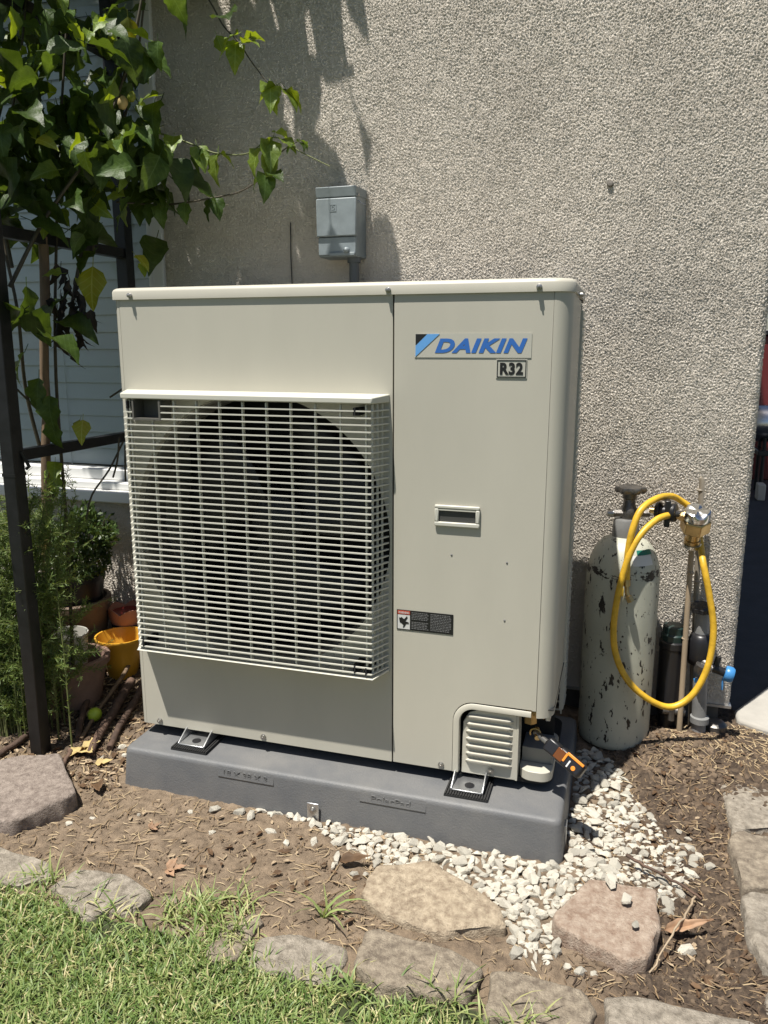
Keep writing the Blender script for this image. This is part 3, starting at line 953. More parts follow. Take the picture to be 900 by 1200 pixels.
# ------------------------------------------------------------------ gas cylinder
CXY = (1.050, .402)
CZ = gzf(*CXY)-.004
gc = thing('gas_cylinder', 'pale green gas cylinder with chipped paint beside the heat pump', 'gas cylinder', (CXY[0], CXY[1], CZ))
def chipped():
    m = mat('chipped_cylinder_paint', (.42, .425, .345), .42, var=.10, vscale=5, tint=(.52, .52, .43))
    nt = m.node_tree; L = nt.links.new
    b = nt.nodes['Principled BSDF']
    tc = [n for n in nt.nodes if n.type == 'TEX_COORD'][0]
    def noise(scale, st, lo, hi):
        mp = nt.nodes.new('ShaderNodeMapping'); mp.inputs['Scale'].default_value = st
        L(tc.outputs['Object'], mp.inputs['Vector'])
        nz = nt.nodes.new('ShaderNodeTexNoise'); nz.inputs['Scale'].default_value = scale
        nz.inputs['Detail'].default_value = 7; nz.inputs['Roughness'].default_value = .6
        L(mp.outputs[0], nz.inputs['Vector'])
        r = nt.nodes.new('ShaderNodeMapRange'); r.inputs['From Min'].default_value = lo; r.inputs['From Max'].default_value = hi
        L(nz.outputs['Fac'], r.inputs['Value'])
        return r.outputs[0]
    a = noise(52, (1, 1, .40), .60, .62)
    c = noise(95, (1, 1, .6), .63, .65)
    # a chipped band round the shoulder
    sp = nt.nodes.new('ShaderNodeSeparateXYZ'); L(tc.outputs['Object'], sp.inputs[0])
    def mth(op, x, y=None):
        q = nt.nodes.new('ShaderNodeMath'); q.operation = op; q.use_clamp = False
        for i, v in enumerate((x, y)):
            if v is None: continue
            if isinstance(v, (int, float)): q.inputs[i].default_value = v
            else: L(v, q.inputs[i])
        return q.outputs[0]
    band = mth('SUBTRACT', 1, mth('MULTIPLY', mth('ABSOLUTE', mth('SUBTRACT', sp.outputs['Z'], .428)), 55))
    band = mth('MAXIMUM', band, 0)
    n3 = noise(45, (1, 1, 1.6), .40, .62)
    bandm = mth('MULTIPLY', band, n3)
    bandm = mth('MULTIPLY', mth('SUBTRACT', bandm, .28), 9)
    tot = mth('MAXIMUM', mth('MAXIMUM', a, c), bandm)
    cl = nt.nodes.new('ShaderNodeClamp'); L(tot, cl.inputs[0])
    mx = nt.nodes.new('ShaderNodeMix'); mx.data_type = 'RGBA'
    src = b.inputs['Base Color'].links[0].from_socket
    L(cl.outputs[0], mx.inputs['Factor']); L(src, mx.inputs['A']); mx.inputs['B'].default_value = (.022, .018, .015, 1)
    L(mx.outputs['Result'], b.inputs['Base Color'])
    bp = nt.nodes.new('ShaderNodeBump'); bp.inputs['Strength'].default_value = .5; bp.inputs['Distance'].default_value = -.002
    L(cl.outputs[0], bp.inputs['Height']); L(bp.outputs[0], b.inputs['Normal'])
    return m
cr = .083
sh = [(0, .0), (cr-.012, .0), (cr-.003, .006), (cr, .018), (cr, .20), (cr, .40)]
for k in range(1, 13):
    t = math.pi/2*k/13
    sh.append((.024+(cr-.024)*math.cos(t)**.9, .40+.105*math.sin(t)))
sh += [(.024, .507), (.0, .507)]
MB().lathe(sh, (CXY[0], CXY[1], CZ), 48).build('cylinder_body', chipped(), gc, smooth=60)
zt = CZ+.500
MB().lathe([(.030, 0), (.0305, .003), (.0285, .042), (.026, .046), (.018, .047)], (CXY[0], CXY[1], zt), 28).build('neck_ring', mat('neck_ring_paint', (.17, .17, .165), .4, var=.15, vscale=30), gc, smooth=40)
vb = MB()
vb.lathe([(.016, .04), (.019, .05), (.019, .07), (.014, .078), (.013, .092), (.016, .094), (.016, .106), (.008, .108)], (CXY[0]+.004, CXY[1], zt), 16)
vlv = vb.build('cylinder_valve', M['castiron'], gc, smooth=40)
MB().cyl((CXY[0]-.032, CXY[1]-.01, zt+.058), (CXY[0]+.05, CXY[1]+.004, zt+.060), .009, n=6).build('valve_outlet', M['castiron'], gc, smooth=30)
MB().cyl((CXY[0]-.043, CXY[1]-.012, zt+.058), (CXY[0]-.030, CXY[1]-.01, zt+.058), .0065, .009, n=12).build('safety_plug', M['screw'], gc, smooth=30)
hw = MB()
vs = []; fs = []; n = 48
for (rs, h) in ((.0, .0), (.55, .0), (.9, .001), (1.0, .007), (.93, .014), (.6, .017), (.3, .014), (.0, .016)):
    for k in range(n):
        t = 2*math.pi*k/n
        r_ = .0325*(1+.13*math.cos(6*t)*min(1, rs*1.1))*rs
        vs.append((CXY[0]+.005+r_*math.cos(t), CXY[1]+r_*math.sin(t), zt+.106+h))
for i in range(7):
    for k in range(n):
        fs.append((i*n+k, i*n+(k+1) % n, (i+1)*n+(k+1) % n, (i+1)*n+k))
MB().add(vs, fs).build('handwheel', M['castiron'], gc, smooth=50, weld=True)
# hazard label on the shoulder
def on_cyl(a, h):
    """point just off the cylinder shoulder at angle a (0 = facing -y, positive to +x) and height fraction"""
    t = math.pi/2*h
    r_ = .024+(cr-.024)*math.cos(t)**.9+.0012
    return (CXY[0]+r_*math.sin(a), CXY[1]-r_*math.cos(a), CZ+.40+.105*math.sin(t)+.0006)
def patch(a0, a1, h0, h1, name, material):
    vs = []; fs = []
    for i in range(9):
        for j in range(7):
            vs.append(on_cyl(a0+(a1-a0)*i/8, h0+(h1-h0)*j/6))
    for i in range(8):
        for j in range(6):
            fs.append((i*7+j, (i+1)*7+j, (i+1)*7+j+1, i*7+j+1))
    return MB().add(vs, fs).build(name, material, gc, smooth=60)
patch(.25, .95, .33, .50, 'hazard_label', M['pwhite'])
patch(.42, 1.05, .505, .60, 'hazard_label', mat('label_green', (.02, .16, .11), .4))
patch(-.06, .04, -.10, .02, 'hazard_label', mat('label_yellow', (.62, .42, .04), .4))

# ------------------------------------------------------------------ regulator and yellow hose
rg = thing('gas_regulator', 'brass gas regulator with silver cap and black knob on cylinder valve', 'regulator', (1.10, .40, .50))
ry = .402
MB().cyl((1.098, ry+.002, .507), (1.16, ry, .506), .0075, n=10).build('inlet_stem', M['brass'], rg, smooth=40)
kb = MB()
kb.lathe([(0, 0), (.020, .0), (.022, .004), (.022, .010), (.015, .013), (.014, .030), (.021, .034), (.021, .044), (.0, .046)], (1.113, ry-.012, .508), 16, (1, -.35, .05))
kb.box(1.130, 1.142, ry-.040, ry-.008, .478, .538)
kb.build('adjusting_knob', M['black'], rg, smooth=40, bevel=.002)
ax = Vector((.04, -.42, 1)).normalized()
bc = Vector((1.197, ry-.005, .468))
MB().lathe([(.026, 0), (.033, .002), (.033, .030), (.028, .034)], bc, 6, ax).build('brass_body', M['brass'], rg, bevel=.002)
MB().lathe([(.015, -.034), (.018, -.033), (.018, -.024), (.0155, -.023), (.0155, -.001)], bc, 18, ax).build('lower_neck', M['brass'], rg, smooth=40)
MB().lathe([(.0205, -.042), (.0205, -.034), (.015, -.0335)], bc, 18, ax).build('neck_collar', M['chrome'], rg, smooth=40)
cc = bc+ax*.0345
vs = []; fs = []; n = 48
for (rs, h) in ((1.0, .0), (1.03, .004), (1.03, .014), (.97, .020), (.85, .022), (.6, .021), (.3, .0205), (.0, .0205)):
    for k in range(n):
        t = 2*math.pi*k/n
        lob = .006*max(0, math.cos(3*t))*min(1, rs) if .2 < rs < 1 else 0
        a_ = ax.orthogonal().normalized(); b_ = ax.cross(a_)
        vs.append(cc+ax*(h-lob)+(a_*math.cos(t)+b_*math.sin(t))*(.0285*rs))
for i in range(7):
    for k in range(n):
        fs.append((i*n+k, i*n+(k+1) % n, (i+1)*n+(k+1) % n, (i+1)*n+k))
MB().add(vs, fs).build('silver_cap', M['chrome'], rg, smooth=35, weld=True)
MB().cyl((1.148, ry-.022, .508), (1.178, ry-.014, .496), .0095, .012, n=6).build('outlet_fitting', M['brass'], rg, smooth=30)

HP = [(1.150, .375, .508), (1.111, .34, .497), (1.072, .305, .454), (1.047, .295, .367), (1.037, .295, .257), (1.051, .295, .177), (1.093, .3, .113), (1.161, .32, .071), (1.211, .335, .093), (1.243, .345, .161), (1.251, .355, .249), (1.235, .36, .336), (1.219, .372, .40), (1.214, .415, .432), (1.20, .443, .496), (1.166, .436, .527), (1.14, .41, .541), (1.108, .36, .541), (1.078, .32, .522), (1.063, .305, .478), (1.057, .304, .425), (1.058, .307, .364)]
def spline(P, per=8):
    P = [Vector(p) for p in P]
    Q = [P[0]*2-P[1]]+P+[P[-1]*2-P[-2]]
    out = []
    for i in range(1, len(Q)-2):
        for k in range(per):
            t = k/per
            a, b, c, d = Q[i-1], Q[i], Q[i+1], Q[i+2]
            out.append(.5*((2*b)+(c-a)*t+(2*a-5*b+4*c-d)*t*t+(3*b-a-3*c+d)*t**3))
    out.append(P[-1])
    return out
hs = thing('charging_hose', 'yellow rubber hose looped from the regulator over the gas cylinder', 'hose', (1.15, .33, .07))
MB().tube(spline(HP), .0074, 12).build('hose_tube', M['hose'], hs, smooth=80)
MB().cyl((1.146, .372, .508), (1.158, .380, .507), .0085, n=10).build('ferrule', M['castiron'], hs, smooth=40)
e0 = Vector((1.058, .307, .366)); e1 = Vector((1.060, .303, .338)); e2 = Vector((1.070, .300, .318))
MB().cyl(e0, e0.lerp(e1, .5), .0085, n=10).build('ferrule', M['brass'], hs, smooth=40)
MB().tube([e0.lerp(e1, .45), e1, e1.lerp(e2, .5)], .005, 8).cyl(e1.lerp(e2, .4), e2, .0085, n=6).build('end_fitting', M['brass'], hs, smooth=40)

# ------------------------------------------------------------------ irrigation pipes and canes by the corner
RX, RY_ = 1.240, .452
gr_ = gzf(RX, RY_)
rs_ = thing('irrigation_riser', 'grey plastic riser pipe with black valve and blue spigot at the corner', 'pipe', (RX, RY_, gr_))
MB().tube([(RX+.009, RY_-.008, gr_-.02), (RX+.004, RY_-.004, .06), (RX-.002, RY_, .18), (RX-.006, RY_, .262)], .0165, 18).build('riser_pipe', M['pvc'], rs_, smooth=50)
MB().lathe([(.018, 0), (.0215, .002), (.0215, .016), (.018, .018)], (RX+.008, RY_-.008, -.015), 18).build('coupling', M['pvc'], rs_, smooth=40)
hw = []
vs = []; fs = []; n = 40
for (rs2, h) in ((.0, .0), (.7, .0), (1.0, .004), (1.0, .014), (.75, .018), (.4, .012), (.0, .014)):
    for k in range(n):
        t = 2*math.pi*k/n
        r_ = .0285*(1+.08*math.cos(8*t)*rs2)*rs2
        vs.append((RX-.007+r_*math.cos(t), RY_+r_*math.sin(t)-(h*.1), .262+h+.1*r_*math.sin(t)))
for i in range(6):
    for k in range(n):
        fs.append((i*n+k, i*n+(k+1) % n, (i+1)*n+(k+1) % n, (i+1)*n+k))
MB().add(vs, fs).build('valve_wheel', M['black'], rs_, smooth=50, weld=True)
MB().lathe([(.018, .13), (.026, .135), (.030, .15), (.030, .192), (.024, .205), (.018, .21)], (RX-.003, RY_-.002, 0), 20).build('valve_body', M['black'], rs_, smooth=50)
MB().cyl((RX, RY_-.02, .148), (RX+.026, RY_-.035, .135), .0115, n=12).lathe([(.0, 0), (.014, .001), (.014, .02), (0, .021)], (RX-.004, RY_-.036, .126), 12, (.2, -.2, 1)).build('branch_fitting', M['castiron'], rs_, smooth=40)
MB().cyl((RX+.02, RY_-.03, .138), (RX+.052, RY_-.030, .128), .010, n=12).cyl((RX+.03, RY_-.03, .135), (RX+.036, RY_-.028, .165), .007, n=8).build('spigot', M['black'], rs_, smooth=40)
MB().lathe([(.0, 0), (.016, .001), (.0185, .004), (.0185, .016), (.015, .021), (.0, .022)], (RX+.050, RY_-.030, .128), 20, (1, -.1, -.2)).build('spigot_cap', M['bluebib'], rs_, smooth=40)
MB().box(RX-.014, RX+.014, RY_-.0265, RY_-.0205, .096, .106, rot=Matrix.Rotation(R(-18), 3, 'Y')).build('blue_clamp', M['bluebib'], rs_, bevel=.001)
MB().box(RX+.046, RX+.050, RY_-.034, RY_-.030, .086, .115).build('blue_strap', M['bluebib'], rs_)

AX, AY = 1.183, .462
av = thing('irrigation_valve', 'black cylindrical irrigation valve with dark green cap behind the canes', 'valve', (AX, AY, gzf(AX, AY)))
MB().lathe([(.020, -.10), (.024, -.05), (.029, -.045), (.031, .0), (.031, .118), (.033, .12), (.033, .135), (.029, .138)], (AX-.006, AY, .045), 24).build('valve_canister', M['black'], av, smooth=40)
MB().lathe([(.029, 0), (.030, .014), (.0265, .018), (.0265, .034), (.022, .037), (.0, .037)], (AX-.006, AY, .183), 12).build('valve_cap', M['greencap'], av, smooth=25)
MB().cyl((AX-.02, AY-.03, .012), (AX+.03, AY-.028, .012), .010, n=10).cyl((AX+.0, AY-.034, -.01), (AX+.0, AY-.034, .03), .008, n=8).build('solenoid_fittings', M['castiron'], av, smooth=40)

c1 = MB().tube([(1.207, .468, .578), (1.211, .470, .573), (1.216, .474, .40), (1.226, .480, .15), (1.236, .488, gzf(1.236, .49)-.03)], [.0035, .0065, .0065, .007, .007], 10)
for z in (.548, .45, .33): c1.lathe([(.0062, -.003), (.0082, 0), (.0062, .003)], (1.2085+(.56-z)*.047, .4705, z), 10)
c1o = c1.build('garden_cane', M['greystake'], smooth=50)
tag(c1o, 'taller grey cane standing behind the brass regulator', 'cane', 'canes by the wall corner')
c2 = MB().tube([(1.198, .438, .44), (1.199, .430, .30), (1.201, .424, .14), (1.203, .418, gzf(1.2, .42)-.02)], .0065, 10)
for z in (.36, .20): c2.lathe([(.0065, -.003), (.0085, 0), (.0065, .003)], (1.1995, .428+.02*(z-.2), z), 10)
c2o = c2.build('garden_cane', M['bamboo'], smooth=50)
tag(c2o, 'shorter tan cane leaning between black valve and grey riser', 'cane', 'canes by the wall corner')
# capped pipe end in the soil
cpq = MB().lathe([(.0, .012), (.012, .0135), (.020, .012), (.0265, .006), (.028, -.02), (.028, -.04)], (1.288, .475, gzf(1.288, .475)+.014), 24).build('pipe_cap', M['castiron'], smooth=40)
tag(cpq, 'round grey pipe cap set in the soil at the wall corner', 'pipe cap')

# ------------------------------------------------------------------ digital pressure probe
pr = thing('pressure_probe', 'black and orange handheld digital probe clipped to the service valve', 'probe', (.905, .02, .105))
p0 = Vector((.899, .034, .110)); p1 = Vector((.926, .006, .106)); p2 = Vector((.998, -.028, .071))
ax = (p2-p1).normalized()
side = ax.cross(Vector((0, -1, .35))).normalized()
upn = side.cross(ax).normalized()
if upn.y > 0: upn = -upn
if side.z < 0: side = -side
def obox(mb, c, l, w, h):
    vs = []
    for a in (-.5, .5):
        for b in (-.5, .5):
            for c_ in (-.5, .5):
                vs.append(c+ax*(a*l)+side*(b*w)+upn*(c_*h))
    return mb.add(vs, [(0, 1, 3, 2), (4, 6, 7, 5), (0, 4, 5, 1), (2, 3, 7, 6), (0, 2, 6, 4), (1, 5, 7, 3)])
L_ = (p2-p1).length
obox(MB(), p1+ax*L_*.16, L_*.32, .028, .026).build('probe_head', M['black'], pr, bevel=.004)
obox(MB(), p1+ax*L_*.66, L_*.68, .031, .026).build('probe_body', M['black'], pr, bevel=.006)
obox(MB(), p1+ax*L_*.40+upn*.0132, L_*.22, .022, .002).build('amber_window', M['amber'], pr, bevel=.0006)
obox(MB(), p1+ax*L_*.74+upn*.0135+side*.0125, L_*.44, .0055, .003).build('orange_stripe', M['orange'], pr, bevel=.001)
obox(MB(), p1+ax*L_*.53+upn*.0135+side*.003, L_*.05, .018, .0022).build('orange_trim', M['orange'], pr, bevel=.0005)
obox(MB(), p1+ax*L_*.66+upn*.0133-side*.003, L_*.035, .014, .001).build('white_lettering', M['pwhite'], pr)
MB().lathe([(0, .0015), (.0042, .0015), (.0048, 0)], p1+ax*L_*.80+upn*.0128-side*.004, 14, tuple(upn)).build('orange_button', M['orange'], pr, smooth=40)
MB().tube([p0, p0.lerp(p1, .5), p1], .006, 10).build('probe_stem', M['screw'], pr, smooth=50)
vs = [p0+Vector((.010*math.cos(t), -.004, .010*math.sin(t))) for t in [R(a) for a in range(-60, 211, 18)]]
MB().tube(vs, .0018, 6).build('hook_ring', M['brass'], pr, smooth=50)

# ------------------------------------------------------------------ stones
def stone_mat(name, c0, c1, bump=1.):
    return mat(name, c0, .92, var=.1, vscale=75, tint=c1, bump=1.5, bscale=260, detail=12, vsharp=(.33, .67))
M['paver'] = stone_mat('edging_concrete', (.21, .18, .14), (.42, .37, .30))
M['paver2'] = stone_mat('edging_concrete_brown', (.17, .135, .10), (.38, .32, .24))
M['rock_brown'] = stone_mat('brown_flagstone', (.19, .15, .125), (.36, .30, .255))
M['rock_tan'] = stone_mat('tan_flagstone', (.27, .205, .14), (.52, .43, .31))
M['rock_pink'] = stone_mat('pinkish_flagstone', (.28, .19, .135), (.47, .38, .30))
def stone_slab(name, poly, ztop, zbot, material, edge=.014, amp=.004, tilt=(0, 0), seed=0, rings=9, round_=5, ptscale=1.):
    """slab from an outline: uneven sides, worn edges and a lumpy top"""
    P = [Vector((x, y)) for x, y in poly]
    n = 0
    pts = []
    m_ = len(P)
    for i in range(m_):                                   # resample with rounded corners
        a, b, c = P[i-1], P[i], P[(i+1) % m_]
        d1 = (a-b); d2 = (c-b)
        r_ = min(.4*d1.length, .4*d2.length, .022*ptscale)
        s0 = b+d1.normalized()*r_; s1 = b+d2.normalized()*r_
        for k in range(round_):
            t = k/(round_-1)
            pts.append(s0*(1-t)**2+b*2*t*(1-t)+s1*t*t)
        L_ = (c-s1).length
        nx_ = P[(i+2) % m_]
        r2 = min(.4*(c-b).length, .4*(nx_-c).length, .022*ptscale)
        e = c+(b-c).normalized()*r2
        steps = max(1, int((e-s1).length/.012))
        for k in range(1, steps):
            pts.append(s1.lerp(e, k/steps))
    n = len(pts)
    cen = sum(pts, Vector((0, 0)))/n
    vs = []; fs = []
    off = Vector((seed*3.7, seed*1.3, 0))
    def nz(x, y, z, f): return mnoise.noise(Vector((x*f, y*f, z*f))+off)
    prof = [(1.05, -9), (1.02, -.55), (1.0, -.25)]
    levels = []
    H = ztop-zbot
    levels.append((0., -H)); levels.append((0., -H*.55)); levels.append((.0, -edge*1.1)); levels.append((edge*.18, -edge*.55)); levels.append((edge*.45, -edge*.2)); levels.append((edge*.9, 0))
    for k in range(1, rings): levels.append((('f', k/rings), 0))
    for li, (ins, dz) in enumerate(levels):
        for q in pts:
            dv = cen-q; dl = dv.length
            if isinstance(ins, tuple):
                base = q+dv.normalized()*edge*.9
                pp = base.lerp(cen, ins[1])
            else:
                pp = q+dv.normalized()*min(ins, dl*.8)
            x, y = pp
            if li < 4:
                sc_ = amp*1.6*(nz(q.x, q.y, dz*1.0, 28)+.6*nz(q.x, q.y, dz, 70))
                x += -dv.normalized().x*sc_; y += -dv.normalized().y*sc_
            z = ztop+dz+(x-cen.x)*tilt[0]+(y-cen.y)*tilt[1]
            if dz > -edge*1.2: z += amp*(nz(x, y, 0, 16)+.55*nz(x, y, 1, 45)+.3*nz(x, y, 2, 110))
            vs.append((x, y, z))
    NL = len(levels)
    for i in range(NL-1):
        for k in range(n):
            fs.append((i*n+k, i*n+(k+1) % n, (i+1)*n+(k+1) % n, (i+1)*n+k))
    zc = ztop+amp*nz(cen.x, cen.y, 0, 16)
    vs.append((cen.x, cen.y, zc)); e = (NL-1)*n
    for k in range(n): fs.append((e+k, e+(k+1) % n, NL*n))
    root = Vector((cen.x, cen.y, zbot))
    o = mkobj(name, [Vector(v)-root for v in vs], fs, material, None, smooth=55)
    o.location = root
    return o
EDG = 'concrete edging stones round the planting bed'
edging = [
 ([(-.30, -.33), (-.08, -.366), (.05, -.382), (.085, -.408), (.04, -.455), (-.25, -.43)], -.070, 'paver', 'worn edging stone at the left end of the lawn border'),
 ([(.094, -.437), (.111, -.383), (.202, -.366), (.276, -.395), (.288, -.438), (.2, -.485)], -.066, 'paver', 'rounded pale edging stone half overgrown by grass, left of centre'),
 ([(.297, -.382), (.350, -.372), (.42, -.392), (.41, -.47), (.30, -.46)], -.080, 'paver2', 'mostly buried edging stone showing a small grey top in the grass'),
 ([(.437, -.423), (.478, -.388), (.500, -.402), (.497, -.50), (.44, -.50)], -.069, 'paver2', 'small brown grey edging stone standing between two longer ones'),
 ([(.508, -.440), (.561, -.408), (.655, -.414), (.664, -.44), (.655, -.50), (.515, -.50)], -.070, 'paver', 'long narrow grey edging stone in front of the weed tuft'),
 ([(.672, -.384), (.690, -.371), (.829, -.381), (.876, -.402), (.866, -.468), (.722, -.49), (.680, -.45)], -.058, 'paver2', 'large brownish edging stone below the tan flagstone'),
 ([(.889, -.402), (.918, -.389), (1.03, -.398), (1.048, -.433), (1.03, -.50), (.89, -.49)], -.063, 'paver2', 'dark brown edging stone below the pinkish flagstone'),
 ([(1.060, -.403), (1.095, -.387), (1.264, -.383), (1.276, -.41), (1.265, -.50), (1.062, -.50)], -.062, 'paver', 'long grey edging stone at the bottom right corner'),
 ([(1.283, -.335), (1.300, -.30), (1.42, -.31), (1.42, -.46), (1.284, -.45)], -.063, 'paver', 'edging stone just showing at the lower right edge'),
 ([(1.279, -.114), (1.295, -.096), (1.41, -.10), (1.42, -.285), (1.298, -.288), (1.281, -.224)], -.055, 'paver', 'pale edging stone on the right, nearest of three along the side'),
 ([(1.275, .056), (1.30, .088), (1.41, .09), (1.41, -.078), (1.325, -.083), (1.283, -.093)], -.052, 'paver2', 'middle edging stone on the right side with a brown face'),
 ([(1.274, .270), (1.30, .306), (1.42, .30), (1.42, .106), (1.345, .106), (1.287, .078)], -.050, 'paver', 'big pale edging stone on the right beside the soil mound'),
 ([(1.300, .400), (1.33, .428), (1.44, .425), (1.44, .325), (1.31, .322)], -.052, 'paver', 'farthest edging stone on the right under loose straw'),
]
for i, (poly, zt_, mk, lab) in enumerate(edging):
    o = stone_slab('edging_stone', poly, zt_-.012, -.14, M[mk], edge=.008, amp=.0046, seed=i+1, ptscale=.5)
    tag(o, lab, 'stone', EDG)
for name, poly, zt_, mk, tl_, amp_, lab, sd_ in (
 ('flagstone', [(-.36, -.19), (-.25, -.105), (-.175, -.078), (-.035, -.196), (-.05, -.235), (-.10, -.318), (-.25, -.335), (-.36, -.30)], -.060, 'rock_brown', (.02, .06), .0035, 'flat brown rock lying by the foot of the black post', 31),
 ('flagstone', [(.636, -.300), (.644, -.226), (.733, -.190), (.80, -.215), (.883, -.262), (.893, -.300), (.80, -.345), (.742, -.340), (.69, -.330)], -.070, 'rock_tan', (0, .10), .0042, 'broken tan flagstone in front of the pad, dirt on its top', 32),
 ('flagstone', [(.967, -.262), (1.022, -.155), (1.138, -.150), (1.139, -.248), (1.120, -.318), (1.083, -.332), (.975, -.285)], -.062, 'rock_pink', (0.02, .04), .0025, 'pinkish flat flagstone with straight right edge beside the gravel', 33)):
    o = stone_slab(name, poly, zt_, -.135, M[mk], edge=.006, amp=amp_*1.2, tilt=tl_, seed=sd_, ptscale=.35)
    tag(o, lab, 'rock', 'flagstones laid in the soil')

# ------------------------------------------------------------------ gravel
M['gravel'] = mat('white_gravel', (.50, .47, .39), .9, var=.12, vscale=60, tint=(.70, .655, .555), bump=.7, bscale=160, rand=.26)
def pebble(seed, flat_=.7):
    rr = random.Random(seed)
    bm = bmesh.new()
    ex = Vector((rr.uniform(.9, 1.25), rr.uniform(.65, .95), flat_*rr.uniform(.7, 1.05)))
    for k in range(17):
        z = rr.uniform(-1, 1); t = rr.uniform(0, 2*math.pi); q = math.sqrt(1-z*z)
        v = Vector((q*math.cos(t), q*math.sin(t), z))*rr.uniform(.86, 1.05)
        bm.verts.new((v.x*ex.x, v.y*ex.y, v.z*ex.z))
    bmesh.ops.convex_hull(bm, input=bm.verts)
    for v in [v for v in bm.verts if not v.link_faces]: bm.verts.remove(v)
    return bm
peb = []
for k in range(12):
    bm = pebble(100+k)
    me = bpy.data.meshes.new('stone')
    bmesh.ops.recalc_face_normals(bm, faces=bm.faces)
    bm.to_mesh(me); bm.free()
    me.materials.append(M['gravel'])
    peb.append(me)
gpoly = [(.30, -.085), (.44, -.092), (.548, -.145), (.647, -.190), (.70, -.172), (.80, -.195), (.88, -.24), (.905, -.30), (.912, -.345), (.975, -.345), (.985, -.305), (.962, -.262), (1.01, -.158), (1.13, -.142), (1.165, -.150), (1.205, -.03), (1.225, .03), (1.15, .10), (1.105, .17), (1.06, .28), (1.0, .33), (.975, .33), (.975, -.07), (.96, -.085)]
def inside(x, y, poly):
    c = False; j = len(poly)-1
    for i in range(len(poly)):
        if (poly[i][1] > y) != (poly[j][1] > y) and x < (poly[j][0]-poly[i][0])*(y-poly[i][1])/(poly[j][1]-poly[i][1])+poly[i][0]: c = not c
        j = i
    return c
on_rock = [[(.64, -.31), (.65, -.235), (.733, -.20), (.88, -.265), (.885, -.30), (.75, -.34)], [(.972, -.262), (1.024, -.162), (1.134, -.156), (1.134, -.25), (1.083, -.33), (.98, -.288)]]
def bad(x, y, r_):
    if PX0-.002 < x < PX1+.003+r_*.6 and y > PY0-r_*.75: return True
    return any(inside(x, y, p) for p in on_rock)
placed = []
rg2 = random.Random(5)
tries = 0
while len(placed) < 640 and tries < 60000:
    tries += 1
    x = rg2.uniform(.28, 1.24); y = rg2.uniform(-.36, .34)
    r_ = rg2.choice([.007, .009, .0105, .012, .0135, .0165])
    if not inside(x, y, gpoly) or bad(x, y, r_): continue
    if x < .55 and rg2.random() < .35: continue
    if any((x-a)**2+(y-b)**2 < ((r_+c)*.66)**2 for a, b, c in placed): continue
    placed.append((x, y, r_))
# loose ones scattered over the soil and on the rocks
loose = [(.20, -.135, .010), (.245, -.112, .012), (.30, -.105, .013), (.33, -.112, .012), (.395, -.15, .011), (.28, -.185, .008), (.44, -.175, .009), (.49, -.155, .011), (.555, -.19, .013), (.553, -.212, .008), (.10, -.175, .006), (.145, -.20, .006), (-.02, -.245, .008), (.015, -.215, .006), (1.085, -.205, .011, -.055), (1.06, -.165, .013, -.055), (1.10, -.26, .009, -.057), (1.0, -.345, .009), (1.02, -.35, .011), (1.04, -.35, .009), (.95, -.36, .008), (1.185, -.235, .016), (1.19, .09, .011), (1.205, .075, .009), (1.24, .0, .013), (.60, -.222, .009), (.62, -.215, .008), (-.07, .02, .012), (-.05, .06, .010), (-.03, .03, .009), (-.10, .05, .013), (-.06, .10, .011), (-.04, .135, .010), (-.12, .0, .008)]
placed.sort(key=lambda q: -q[2]*(1.25-.5*q[1]))
gravel_top = placed[:300-len(loose)]
# under layer joined (too many to pick apart), top layer as single stones
base = MB()
for k in range(520):
    x = rg2.uniform(.28, 1.24); y = rg2.uniform(-.36, .34)
    if not inside(x, y, gpoly) or bad(x, y, .01): continue
    if x < .55 and rg2.random() < .6: continue
    me = peb[k % 12]
    r_ = rg2.uniform(.008, .015)
    rot = Matrix.Rotation(rg2.uniform(0, 6.28), 3, 'Z') @ Matrix.Rotation(rg2.uniform(-.5, .5), 3, 'X')
    c_ = Vector((x, y, gzf(x, y)+r_*.1))
    base.add([rot @ (v.co*r_)+c_ for v in me.vertices], [tuple(p.vertices) for p in me.polygons])
for (x, y, r_) in placed[300-len(loose):]:
    me = peb[int(x*1000) % 12]
    base.add([v.co*r_+Vector((x, y, gzf(x, y)+r_*.3)) for v in me.vertices], [tuple(p.vertices) for p in me.polygons])
gravel = base.build('gravel', M['gravel'])
tag(gravel, 'crushed pale limestone gravel around the right corner of the pad', 'gravel', kind='stuff')
for k, q in enumerate(gravel_top+loose):
    x, y, r_ = q[:3]
    o = bpy.data.objects.new('stone', peb[k % 12])
    col.objects.link(o)
    o.parent = gravel
    z0 = q[3]+r_*.45 if len(q) > 3 else gzf(x, y)+r_*.36
    o.location = (x, y, z0)
    o.scale = (r_*rg2.uniform(.9, 1.2), r_*rg2.uniform(.85, 1.1), r_*rg2.uniform(.8, 1.05))
    o.rotation_euler = (rg2.uniform(-.5, .5), rg2.uniform(-.5, .5), rg2.uniform(0, 6.28))

